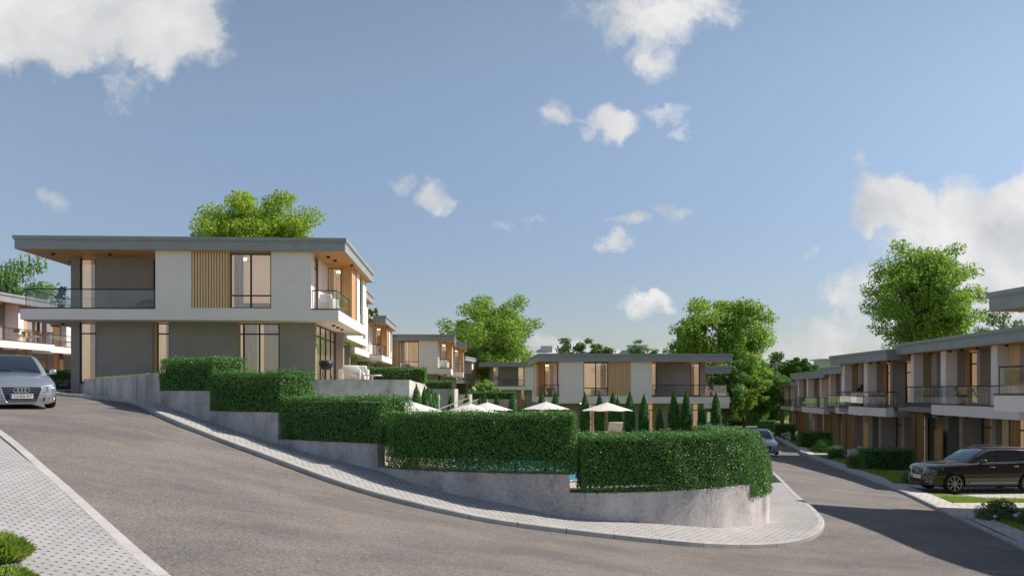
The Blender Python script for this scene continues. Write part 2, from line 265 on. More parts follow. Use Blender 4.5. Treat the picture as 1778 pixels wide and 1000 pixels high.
# ------------------------------------------------------------------ object helpers
def link(name, me, parent=None, m=None):
    o = bpy.data.objects.new(name, me); col.objects.link(o)
    if parent is not None: o.parent = parent
    if m is not None and me is not None: me.materials.append(MATS[m] if isinstance(m, str) else m)
    return o
def tag(o, label=None, cat=None, group=None, kind=None):
    if label: o['label'] = label
    if cat: o['category'] = cat
    if group: o['group'] = group
    if kind: o['kind'] = kind
    return o
def thing(name, label, cat, loc=(0, 0, 0), rz=0, group=None):
    o = bpy.data.objects.new(name, None); col.objects.link(o); o.location = loc; o.rotation_euler = (0, 0, rz); o.empty_display_size = .2
    return tag(o, label, cat, group)
CHILD = {}
def copy_tree(o, parent=None, label=None, loc=None, rz=None, scale=None):
    c = o.copy(); col.objects.link(c); c.parent = parent
    if label: c['label'] = label
    if loc is not None: c.location = loc
    if rz is not None: c.rotation_euler = (0, 0, rz)
    if scale is not None: c.scale = scale
    for ch in [x for x in bpy.data.objects if x.parent == o]: copy_tree(ch, c)
    return c
class MB:
    def __init__(s): s.v = []; s.f = []; s.sm = []
    def add(s, vs, fs, smooth=False):
        b = len(s.v); s.v += [tuple(p) for p in vs]; s.f += [tuple(i+b for i in f) for f in fs]; s.sm += [smooth]*len(fs); return s
    def box(s, x0, x1, y0, y1, z0, z1):
        if x0 > x1: x0, x1 = x1, x0
        if y0 > y1: y0, y1 = y1, y0
        vs = [(x0, y0, z0), (x1, y0, z0), (x1, y1, z0), (x0, y1, z0), (x0, y0, z1), (x1, y0, z1), (x1, y1, z1), (x0, y1, z1)]
        return s.add(vs, [(0, 3, 2, 1), (4, 5, 6, 7), (0, 1, 5, 4), (1, 2, 6, 5), (2, 3, 7, 6), (3, 0, 4, 7)])
    def prism(s, poly, z0, z1):
        n = len(poly); vs = [(p[0], p[1], z0) for p in poly]+[(p[0], p[1], z1) for p in poly]
        return s.add(vs, [tuple(range(n))[::-1], tuple(range(n, 2*n))]+[(i, (i+1) % n, n+(i+1) % n, n+i) for i in range(n)])
    def tube(s, p0, p1, r0, r1=None, n=8, caps=True):
        r1 = r0 if r1 is None else r1; p0 = Vector(p0); p1 = Vector(p1); d = (p1-p0).normalized()
        a = d.orthogonal().normalized(); b = d.cross(a); vs = []
        for p, r in ((p0, r0), (p1, r1)):
            for i in range(n):
                t = 2*math.pi*i/n; vs.append(p+(a*math.cos(t)+b*math.sin(t))*r)
        fs = [(i, (i+1) % n, n+(i+1) % n, n+i) for i in range(n)]
        s.add(vs, fs, True)
        if caps: s.add(vs, [tuple(range(n))[::-1], tuple(range(n, 2*n))])
        return s
    def path(s, pts, r, n=6):
        for a, b in zip(pts[:-1], pts[1:]): s.tube(a, b, r, r, n)
        return s
    def lathe(s, prof, n=16, cx=0, cy=0, cz=0):
        vs = []; 
        for r, z in prof:
            for i in range(n): t = 2*math.pi*i/n; vs.append((cx+r*math.cos(t), cy+r*math.sin(t), cz+z))
        fs = [(k*n+i, k*n+(i+1) % n, (k+1)*n+(i+1) % n, (k+1)*n+i) for k in range(len(prof)-1) for i in range(n)]
        return s.add(vs, fs, True)
    def rbox(s, x0, x1, y0, y1, z0, z1, r=.04):
        """box with chamfered edges"""
        xs = (x0+r, x1-r); ys = (y0+r, y1-r); zs = (z0+r, z1-r)
        bm = bmesh.new(); bmesh.ops.create_cube(bm, size=1)
        bmesh.ops.transform(bm, matrix=Matrix.Translation(((x0+x1)/2, (y0+y1)/2, (z0+z1)/2)) @ Matrix.Diagonal((x1-x0, y1-y0, z1-z0, 1)), verts=bm.verts)
        bmesh.ops.bevel(bm, geom=bm.edges[:]+bm.verts[:], offset=r, segments=2, affect='EDGES', profile=.5)
        bm.verts.index_update(); s.add([v.co for v in bm.verts], [[v.index for v in f.verts] for f in bm.faces], True); bm.free(); return s
    def xf(s, M):
        s.v = [tuple(M @ Vector(p)) for p in s.v]; return s
    def build(s, name, m, parent=None, bevel=0):
        me = bpy.data.meshes.new(name); me.from_pydata(s.v, [], s.f); me.polygons.foreach_set('use_smooth', s.sm); me.update()
        o = link(name, me, parent, m)
        if bevel:
            b = o.modifiers.new('bevel', 'BEVEL'); b.width = bevel; b.segments = 2; b.limit_method = 'ANGLE'; b.angle_limit = R(40)
        return o
def quads_mesh(name, V, m, parent=None):
    """V: (N,4,3) array of quads"""
    n = len(V); me = bpy.data.meshes.new(name); me.vertices.add(4*n); me.vertices.foreach_set('co', V.reshape(-1).astype(np.float32))
    me.loops.add(4*n); me.loops.foreach_set('vertex_index', np.arange(4*n, dtype=np.int32)); me.polygons.add(n)
    me.polygons.foreach_set('loop_start', np.arange(0, 4*n, 4, dtype=np.int32)); me.polygons.foreach_set('loop_total', np.full(n, 4, dtype=np.int32))
    me.update(calc_edges=True); me.validate(); return link(name, me, parent, m)
def leaf_quads(P, Nrm, size, spread=1.0, aspect=.55, up=0):
    n = len(P); d = rng.normal(size=(n, 3))*spread+Nrm; d /= np.linalg.norm(d, axis=1)[:, None]+1e-9
    a = rng.normal(size=(n, 3)); a[:, 2] += up; a -= (a*d).sum(1)[:, None]*d; a /= np.linalg.norm(a, axis=1)[:, None]+1e-9; b = np.cross(d, a)
    s = size*rng.uniform(.6, 1.25, n)[:, None]
    return np.stack([P-a*s*.5, P+b*s*.5*aspect, P+a*s*.5, P-b*s*.5*aspect], axis=1)

# ------------------------------------------------------------------ terrain surface (thin-plate spline through surveyed points)
def at(px, py, d): return ((px-889)/1500*d, d, (678-py)/1500*d)
KERB_IN = [(98, 686, 36), (216, 698, 29.5), (289, 730, 23.0), (375, 765, 21.6), (470, 800, 20.2), (564, 835, 19.1), (640, 859.5, 18.5), (711, 878, 18.1), (850, 908, 17.8),
           (980, 925.5, 17.8), (1100, 939, 17.95), (1220, 950, 18.3), (1310, 952.5, 18.9), (1372, 948, 19.4), (1412, 936, 20.1), (1431, 916, 21.2), (1419, 893, 23.6), (1385, 864, 27.5), (1340, 821, 36.0)]
kerb_in = [at(*k) for k in KERB_IN] + [(13.0, 50, -3.88), (18.0, 68, -4.25), (21.5, 84, -4.55)]
kerb_in[0:0] = [(-23.5, 60, .05), (-22.6, 47, -.02), (-21.2, 40.5, -.12)]
ldir = Vector((.634, -.773))
kerb_left = [(-31.5, 75, .1), (-31, 58, .08), (-28.3, 43.5, .0), (-24.2, 34.4, -.12), (-17.4, 26.2, -.40), (-10.7, 18, -.80), (-7.2, 13.78, -1.42), (-3.77, 9.55, -2.05), (.1, 4.8, -2.55), (4.0, 0, -2.95)]
kerb_right = [(9.6, 8, -3.45), (10.6, 14, -3.52), (11.55, 19.5, -3.61), (13.1, 26.2, -3.72), (14.6, 33.1, -3.80), (16.0, 41, -3.92), (17.5, 49.5, -4.03), (20.6, 63, -4.25), (25.7, 84, -4.6), (34, 118, -5.15), (43, 150, -5.6)]
ctrl = kerb_in+kerb_left+kerb_right+[(-14.5, 10, -1.1), (-20, 20, -.5), (-8, 2, -2.3), (-35, 30, .2), (-45, 60, .2), (-30, 95, 0), (-6, 100, -1.6), (4, 68, -3.9), (2, 90, -3.2), (0, 130, -2.6), (22.5, 40, -4.16), (22.3, 46.5, -4.2), (22.8, 53, -4.45), (28, 68, -4.8), (30, 82, -5.05), (35, 97, -5.3), (24, 27, -3.75), (22, 15, -3.6), (30, 60, -4.5),
        (40, 90, -5), (60, 150, -5.8), (17, 100, -4.9), (22, 130, -5.4), (-5, -5, -2.6), (12, -5, -3.4), (60, 30, -4.5), (-60, 20, .5), (-60, 110, .3), (0, 180, -4), (80, 200, -6), (-80, 200, -1), (90, -10, -4)]
ctrl = np.array(ctrl, float)
def tps_fit(c):
    n = len(c); d = np.linalg.norm(c[:, None, :2]-c[None, :, :2], axis=2); K = np.where(d > 0, d*d*np.log(d+1e-12), 0)+np.eye(n)*.5
    P = np.c_[np.ones(n), c[:, :2]]; A = np.block([[K, P], [P.T, np.zeros((3, 3))]]); return np.linalg.solve(A, np.r_[c[:, 2], 0, 0, 0])
tw = tps_fit(ctrl)
def G(x, y):
    x = np.atleast_1d(np.asarray(x, float)); y = np.atleast_1d(np.asarray(y, float))
    xc = np.clip(x, -90, 100); yc = np.clip(y, -12, 210)
    d = np.sqrt((xc[:, None]-ctrl[None, :, 0])**2+(yc[:, None]-ctrl[None, :, 1])**2); K = np.where(d > 0, d*d*np.log(d+1e-12), 0)
    z = K @ tw[:len(ctrl)]+tw[-3]+tw[-2]*xc+tw[-1]*yc
    return np.clip(z, -7, 1.2)
def g1(x, y): return float(G([x], [y])[0])
def og(px_, py_, lift=0):
    lo, hi = 3.0, 160.0; f = lambda d: (678-py_)/1500*d-(g1((px_-889)/1500*d, d)+lift)
    for _ in range(50):
        m_ = (lo+hi)/2
        if f(m_) > 0: lo = m_
        else: hi = m_
    return (px_-889)/1500*lo, lo, g1((px_-889)/1500*lo, lo)+lift
def resample(P, step=.5):
    """smooth (Catmull-Rom) polyline resampled"""
    P = [np.array(p, float) for p in P]; out = []
    for i in range(len(P)-1):
        p0 = P[max(i-1, 0)]; p1 = P[i]; p2 = P[i+1]; p3 = P[min(i+2, len(P)-1)]
        d = lambda a, b: max(np.linalg.norm(a[:2]-b[:2]), 1e-6)**.5
        t0 = 0; t1 = t0+d(p0, p1); t2 = t1+d(p1, p2); t3 = t2+d(p2, p3)
        if i == 0: t1 = t0+1e-3; t2 = t1+d(p1, p2); t3 = t2+d(p2, p3)
        n = max(2, int(np.linalg.norm((p2-p1)[:2])/step))
        for k in range(n):
            t = t1+(t2-t1)*k/n
            A1 = p0+(p1-p0)*(t-t0)/max(t1-t0, 1e-6) if i > 0 else p1
            A2 = p1+(p2-p1)*(t-t1)/(t2-t1); A3 = p2+(p3-p2)*(t-t2)/max(t3-t2, 1e-6) if i < len(P)-2 else p2
            B1 = A1+(A2-A1)*(t-t0)/max(t2-t0, 1e-6); B2 = A2+(A3-A2)*(t-t1)/max(t3-t1, 1e-6)
            out.append(B1+(B2-B1)*(t-t1)/(t2-t1))
    out.append(P[-1]); return np.array(out)
KI = resample(kerb_in, .35); KL = resample(kerb_left, .6); KR = resample(kerb_right, .6)
def sheet(name, poly, zf, step, m, kind='structure', parent=None, thick=0):
    poly = [(float(p[0]), float(p[1])) for p in poly]; n = len(poly)
    xs = [p[0] for p in poly]; ys = [p[1] for p in poly]; pts = list(poly)
    def inside(x, y):
        c = False; j = n-1
        for i in range(n):
            if (poly[i][1] > y) != (poly[j][1] > y) and x < (poly[j][0]-poly[i][0])*(y-poly[i][1])/(poly[j][1]-poly[i][1])+poly[i][0]: c = not c
            j = i
        return c
    y = min(ys)+step/2; k = 0
    while y < max(ys):
        x = min(xs)+step*(.25 if k % 2 else .75)
        while x < max(xs):
            if inside(x, y): pts.append((x, y))
            x += step
        y += step; k += 1
    r = delaunay_2d_cdt([Vector(p) for p in pts], [], [list(range(n))], 1, 1e-4)
    V = np.array([(v[0], v[1]) for v in r[0]]); Z = zf(V[:, 0], V[:, 1]); me = bpy.data.meshes.new(name)
    me.from_pydata([(a, b, c) for (a, b), c in zip(V, Z)], [], [tuple(f) for f in r[2]]); me.polygons.foreach_set('use_smooth', [True]*len(me.polygons)); me.update()
    o = link(name, me, parent, m)
    if kind: o['kind'] = kind
    return o
def strip(name, A, B, m, skirt=0, kind='structure'):
    """sheet between two polylines of equal length"""
    n = len(A); vs = [tuple(p) for p in A]+[tuple(p) for p in B]; fs = [(i, i+1, n+i+1, n+i) for i in range(n-1)]
    mb = MB().add(vs, fs, True); o = mb.build(name, m)
    if kind: o['kind'] = kind
    return o
def offset(P, d):
    """offset a polyline to its left by d in plan"""
    T = np.gradient(P[:, :2], axis=0); T /= np.linalg.norm(T, axis=1)[:, None]; Nn = np.c_[-T[:, 1], T[:, 0]]; Q = P.copy(); Q[:, :2] += Nn*d; return Q

# asphalt: one sheet from the left kerb to the right kerb
road_poly = [tuple(p[:2]) for p in KL]+[(9.0, 2)]+[tuple(p[:2]) for p in KR]+[(33, 150), (21, 118), (15.5, 95)]+[tuple(p[:2]) for p in KI[::-1]]+[(-24, 75)]
road = sheet('road', road_poly, lambda x, y: G(x, y), 1.2, 'asphalt')
# ground: one sheet out to the horizon
def build_ground():
    def ax(lo, hi, step, far):
        c = list(np.arange(lo, hi+.01, step)); s = step
        a, b = lo, hi
        while b < far: s *= 1.5; b += s; c.append(b)
        s = step
        while a > -far: s *= 1.5; a -= s; c.insert(0, a)
        return np.array(c)
    X = ax(-60, 70, 2.0, 3500); Y = ax(-14, 170, 2.0, 3500); XX, YY = np.meshgrid(X, Y)
    Z = G(XX.ravel(), YY.ravel())-.35
    ins = np.zeros(len(Z), bool); pl = [tuple(p[:2]) for p in offset(_dense, .9)]+[(8, 60), (6, 72), (-16, 72), (-19, 40)]; j = len(pl)-1; xx = XX.ravel(); yy = YY.ravel()
    for i in range(len(pl)):
        if abs(pl[j][1]-pl[i][1]) > 1e-9: ins ^= ((pl[i][1] > yy) != (pl[j][1] > yy)) & (xx < (pl[j][0]-pl[i][0])*(yy-pl[i][1])/(pl[j][1]-pl[i][1])+pl[i][0])
        j = i
    Z = np.where(ins, np.minimum(Z, -4.3), Z)
    nx = len(X); ny = len(Y); me = bpy.data.meshes.new('ground')
    me.from_pydata(list(zip(XX.ravel(), YY.ravel(), Z)), [], [(j*nx+i, j*nx+i+1, (j+1)*nx+i+1, (j+1)*nx+i) for j in range(ny-1) for i in range(nx-1)]); me.polygons.foreach_set('use_smooth', [True]*len(me.polygons))
    tag(link('ground', me, None, 'grass'), kind='structure')
def kerb(name, P, side, m, wdt=.15, h=.11):
    """kerb stone swept along P (outer bottom edge); side=+1: body lies to the left of travel"""
    Q = offset(P, side*wdt); a = P.copy(); a[:, 2] -= .12; b = P.copy(); b[:, 2] += h-.02; b1 = offset(P, side*.02); b1[:, 2] += h; c = Q.copy(); c[:, 2] += h; d = Q.copy(); d[:, 2] -= .12
    # separate stones about a metre long with narrow joints
    S = np.r_[0, np.cumsum(np.linalg.norm(np.diff(P[:, :2], axis=0), axis=1))]; mb = MB(); s = 0.0
    def lerp_(A, t): return [float(np.interp(t, S, A[:, j])) for j in range(3)]
    while s < S[-1]-.3:
        e = min(s+1.0, S[-1]); ts = np.linspace(s+.007, e-.007, 4); vs = [tuple(lerp_(r, t)) for r in (a, b, b1, c, d) for t in ts]
        mb.add(vs, [(k*4+i, k*4+i+1, (k+1)*4+i+1, (k+1)*4+i) for k in range(4) for i in range(3)]+[(0, 4, 8, 12, 16), (19, 15, 11, 7, 3)]); s = e
    return tag(mb.build(name, m), kind='structure')
kerb('kerb', KI, 1, 'kerb'); kerb('kerb', KL, -1, 'kerb_path', .16, .03); kerb('kerb', KR, -1, 'kerb', .14, .10)

# left pavement (broad, to the left of the left kerb)
Lp = offset(KL, -.16)
lp_poly = [tuple(p[:2]) for p in Lp]+[(1, -6), (-30, -6), (-60, 20), (-60, 70)]
sheet('pavement', lp_poly, lambda x, y: G(x, y)+.022, 1.5, 'pavers')
# right pavement and lawns
Rp0 = offset(KR, -.14); Rp1 = offset(KR, -.85)
for P in (Rp0, Rp1): P[:, 2] = G(P[:, 0], P[:, 1])+.10
strip('pavement', Rp0, Rp1, 'pavers_drive')
ln_poly = [tuple(p[:2]) for p in Rp1]+[(75, 150), (75, 8)]
sheet('lawn', ln_poly, lambda x, y: G(x, y)+.085, 2.0, 'grass')

# ------------------------------------------------------------------ planter: stepped retaining wall round the bend
WB = [(145, 685, 37.5), (210, 692, 30.5), (275, 700, 25.7), (364, 732, 24.4), (483, 770, 22.8), (560, 793, 21.8), (653, 816, 20.9), (734, 843, 20.1), (805, 861, 19.7), (895, 878, 19.4), (980, 897, 19.15), (1100, 905, 19.25),
      (1220, 915, 19.8), (1280, 915, 20.5), (1320, 910, 21.3), (1336, 906, 22.5)]
WBP = [at(*k) for k in WB]+[(6.85, 24.6, -3.42), (6.75, 27, -3.45), (6.3, 29.6, -3.5), (5.2, 32, -3.5)]
WK = [k[0] for k in WB]+[1400, 1500, 1600, 1700]
_arr = np.array(WBP); _dense = resample(WBP, .12)
# key (the pixel column the point was surveyed at) along the dense curve
def _keys():
    idx = [int(np.argmin(np.linalg.norm(_dense[:, :2]-p[:2], axis=1))) for p in _arr]; return np.interp(np.arange(len(_dense)), idx, WK)
_dk = _keys()
def curve(k0, k1): 
    s = (_dk >= k0-1e-6) & (_dk <= k1+1e-6); P = _dense[s]; 
    def pt(k): return np.array([np.interp(k, _dk, _dense[:, j]) for j in range(3)])
    return np.vstack([pt(k0), P, pt(k1)]) if len(P) else np.vstack([pt(k0), pt(k1)])
build_ground()
def clean(P):
    keep = [0]
    for i in range(1, len(P)):
        if np.linalg.norm(P[i, :2]-P[keep[-1], :2]) > .03: keep.append(i)
    return P[keep]
STEPS = [(145, 278, .50), (278, 364, 0.0), (364, 484, -.57), (484, 655, -1.28), (655, 990, -1.85), (990, 1300, -2.26), (1300, 1700, -2.59)]
# pavement round the planter: from the wall base to the back of the kerb
def planter_pavement():
    ki = [p for p in KI if True]; K = np.array(ki); s = np.argmin(np.linalg.norm(K[:, :2]-np.array(at(98, 686, 36))[:2], axis=1)); e = np.argmin(np.linalg.norm(K[:, :2]-np.array([13.0, 50]), axis=1))
    B = offset(KI, .15)[s:e+1]; B[:, 2] = KI[s:e+1, 2]+.105
    A = _dense[:]; tA = np.linspace(0, 1, 160)
    def rs(P, t):
        d = np.r_[0, np.cumsum(np.linalg.norm(np.diff(P[:, :2], axis=0), axis=1))]; d /= d[-1]; return np.c_[[np.interp(t, d, P[:, j]) for j in range(3)]].T
    # pair by nearest kerb point so that the cross-lines stay short
    A = rs(A, tA); j = [int(np.argmin(np.linalg.norm(B[:, :2]-a[:2], axis=1))) for a in A]; j = np.maximum.accumulate(j); Bp = B[j]
    A2 = A.copy(); inn = offset(A, .3); inn[:, 2] = A[:, 2]
    n = len(A); mid = [inn, A]+[A*(1-f)+Bp*f for f in (.25, .5, .75)]+[Bp]
    vs = [tuple(p) for r in mid for p in r]; fs = [(k*n+i, k*n+i+1, (k+1)*n+i+1, (k+1)*n+i) for k in range(len(mid)-1) for i in range(n-1)]
    # beyond the planter's tail, a plain strip to the house forecourt
    tag(MB().add(vs, fs, True).build('pavement', 'pavers_planter'), kind='structure')
planter_pavement()
def planter_wall():
    root = thing('retaining_wall', 'long stepped grey concrete retaining wall curving round the bend under clipped hedges', 'wall', tuple(at(980, 897, 19.15)))
    inv = Vector(root.location)
    for k0, k1, zt in STEPS:
        P = clean(curve(k0, k1)); Q = offset(P, .28); n = len(P)
        mb = MB(); top = zt
        zb = P[:, 2]-.35
        r = [np.c_[P[:, :2], zb], np.c_[P[:, :2], np.full(n, top-.012)], np.c_[offset(P, .012)[:, :2], np.full(n, top)], np.c_[Q[:, :2], np.full(n, top)], np.c_[Q[:, :2], zb]]
        vs = [tuple(Vector(p)-inv) for rr in r for p in rr]
        fs = [(k*n+i, k*n+i+1, (k+1)*n+i+1, (k+1)*n+i) for k in range(4) for i in range(n-1)]+[tuple(k*n for k in range(5))[::-1], tuple(k*n+n-1 for k in range(5))]
        mb.add(vs, fs); mb.build('wall_step', 'concrete', root)
planter_wall()
# planting beds behind the wall
for k0, k1, zt in STEPS[1:]:
    P = clean(curve(k0, k1)); A = offset(P, .27); B = offset(P, 1.5); A[:, 2] = zt-.06; B[:, 2] = zt-.06
    strip('soil', A, B, 'soil')

# ------------------------------------------------------------------ houses
class House:
    def __init__(s, name, label, p0, th, z0, L, mirror=False, group=None):
        s.root = thing(name, label, 'house', (p0[0], p0[1], z0), th, group); s.L = L; s.clip = False; s.m = mirror; s.parts = {}
    def mb(s, key, m): 
        if key not in s.parts: s.parts[key] = (MB(), m)
        return s.parts[key][0]
    def U(s, u): return s.L-u if s.m else u
    def box(s, key, m, u0, u1, v0, v1, w0, w1, b=None):
        if s.clip:
            if u0 >= s.L-.05: return
            u1 = min(u1, s.L-.03)
        if b is None and key in ('white_wall', 'grey_wall', 'porch_wall', 'column', 'wood_wall', 'jamb', 'floor_slab', 'terrace_floor'):
            MB().box(s.U(u0), s.U(u1), v0, v1, w0, w1).build(key, m, s.root); return
        (b or s.mb(key, m)).box(s.U(u0), s.U(u1), v0, v1, w0, w1)
    def window(s, ax, a0, a1, c, w0, w1, mull=(), trans=(), curt=(), face=1, depth=.07, ledge=False):
        """glazed opening: ax 'f' spans u at v=c, ax 's' spans v at u=c. face=+1: outside is toward -v / +u"""
        if s.clip and a1 > s.L: return
        fr = MB(); gl = MB(); t = .055
        def B(b, p0, p1, q0, q1, z0, z1):       # p along the span, q outward(-)/inward(+)
            if ax == 'f': b.box(s.U(p0), s.U(p1), c+q0, c+q1, z0, z1)
            else: b.box(s.U(c-face*q0), s.U(c-face*q1), p0, p1, z0, z1)
        B(fr, a0, a0+t, 0, depth, w0, w1); B(fr, a1-t, a1, 0, depth, w0, w1); B(fr, a0+t, a1-t, 0, depth, w1-t, w1); B(fr, a0+t, a1-t, 0, depth, w0, w0+t)
        for x in mull: B(fr, x-t*.7, x+t*.7, .002, depth-.002, w0+t, w1-t)
        for z in trans: B(fr, a0+t, a1-t, .004, depth-.004, z-t*.6, z+t*.6)
        f = fr.build('window', 'frame_metal', s.root)
        B(gl, a0+t, a1-t, depth*.45, depth*.45+.008, w0+t, w1-t); gl.build('pane', 'window_glass', f)
        for x0, x1 in curt:                      # folded curtain
            n = max(8, int(abs(x1-x0)/.05)); vs = []; 
            for i in range(n+1):
                p = x0+(x1-x0)*i/n; q = .32+.05*math.sin(i*1.35)+.02*math.sin(i*3.1+a0*7)
                for z in (w0+.06, w1-.03):
                    vs.append((s.U(p), c+q, z) if ax == 'f' else (s.U(c-face*q), p, z))
            MB().add(vs, [(2*i, 2*i+1, 2*i+3, 2*i+2) for i in range(n)], True).build('curtain', 'curtain', f)
        return f
    def room(s, u0, u1, v0, v1, w0, w1):
        """room with self-glowing walls behind the glass: floor, ceiling, side and back walls facing inwards"""
        if s.clip: u1 = min(u1, s.L-.3)
        if u1-u0 < .5: return
        b = MB(); U = s.U; x0, x1 = sorted((U(u0), U(u1)))
        vs = [(x0, v0, w0), (x1, v0, w0), (x1, v1, w0), (x0, v1, w0), (x0, v0, w1), (x1, v0, w1), (x1, v1, w1), (x0, v1, w1)]
        b.add(vs, [(4, 7, 6, 5), (3, 2, 6, 7), (0, 3, 7, 4), (1, 5, 6, 2)]); b.build('room', 'room_wall_glow', s.root)
        f = MB(); f.box(x0+.01, x1-.01, v0, v1-.01, w0+.004, w0+.02); f.build('room_floor', 'room_floor', s.root)
        cx = (x0+x1)/2; cy = min(v0+1.3, (v0+v1)/2)
        MB().tube((cx, cy, w1-.08), (cx, cy, w1-.02), .13, .13, 12).build('ceiling_lamp', 'lamp_glow', s.root)
        # a few plain things in the room: wardrobe, picture, low bed or sideboard, partition
        b2 = MB(); b2.box(x0+.2, x0+1.1, v1-.7, v1-.05, w0+.02, w0+2.1); b2.build('wardrobe', 'furniture_wood', s.root)
        b3 = MB(); b3.box(cx-.5, cx+.9, v1-1.4, v1-.1, w0+.02, w0+.55); b3.build('bed', 'cushion', s.root)
        if x1-x0 > 3: MB().box(x1-1.35, x1-1.25, v0+.9, v1-.02, w0+.02, w1-.02).build('partition', 'plaster_white', s.root)
    def slats(s, u0, u1, v, w0, w1, pitch=.128, wd=.082, dp=.05, m='slat_wood', ax='f'):
        if s.clip and u1 > s.L: return
        b = MB(); n = int(round((u1-u0)/pitch)); p = (u1-u0)/n
        for i in range(n):
            a = u0+(i+.5)*p
            if ax == 'f': b.box(s.U(a-wd/2), s.U(a+wd/2), v, v+dp, w0, w1)
            else: b.box(s.U(v), s.U(v-dp), a-wd/2, a+wd/2, w0, w1)
        o = b.build('slat_screen', m, s.root)
        k = MB()
        if ax == 'f': k.box(s.U(u0), s.U(u1), v+dp+.002, v+dp+.05, w0, w1)
        else: k.box(s.U(v-dp-.002), s.U(v-dp-.05), u0, u1, w0, w1)
        k.build('backing_board', 'room_floor', o)
    def rail(s, pts, w, h=.84, posts=True):
        """frameless glass balustrade with a dark handrail along a plan polyline"""
        g = MB(); r = MB()
        for (ua, va), (ub, vb) in zip(pts[:-1], pts[1:]):
            a = Vector((s.U(ua), va, 0)); b = Vector((s.U(ub), vb, 0)); d = (b-a).normalized(); nn = Vector((-d.y, d.x, 0))*.006
            L = (b-a).length; k = max(1, round(L/1.9))
            for i in range(k):
                p = a+d*(L*i/k+.012); q = a+d*(L*(i+1)/k-.012)
                vs = [p-nn, q-nn, q+nn, p+nn]; g.add([(*v.xy, w+.02) for v in vs]+[(*v.xy, w+h-.02) for v in vs], [(0, 3, 2, 1), (4, 5, 6, 7), (0, 1, 5, 4), (1, 2, 6, 5), (2, 3, 7, 6), (3, 0, 4, 7)])
            r.tube((*a.xy, w+h), (*b.xy, w+h), .028, .028, 6)
            r.tube((*a.xy, w), (*a.xy, w+h), .014, .014, 5); r.tube((*b.xy, w), (*b.xy, w+h), .014, .014, 5)
        o = r.build('railing', 'frame_metal', s.root); g.build('glass_panel', 'rail_glass', o)
    def lights(s, pts, w, m='black_metal'):
        for u, v in pts:
            if s.clip and u > s.L-.3: continue
            b = MB().tube((s.U(u), v, w-.085), (s.U(u), v, w), .085, .085, 14); o = b.build('downlight', m, s.root)
    def roof(s, u0, u1, v0, v1, so=6.08, top=6.68):
        b = MB(); x0, x1 = sorted((s.U(u0), s.U(u1))); b.box(x0, x1, v0, v1, so, top-.20); b.box(x0-.035, x1+.035, v0-.035, v1+.035, top-.198, top-.145); b.box(x0-.07, x1+.07, v0-.07, v1+.07, top-.143, top)
        r = b.build('roof', 'fascia', s.root)
        k = MB(); k.box(x0+.05, x1-.05, v0+.05, v1-.05, so-.006, so+.03); k.build('soffit', 'soffit_wood', r)
        return r
    def finish(s):
        for key, (b, m) in s.parts.items():
            o = b.build(key, m, s.root)
LT = (2.9, 3.40, 3.46, 6.08)
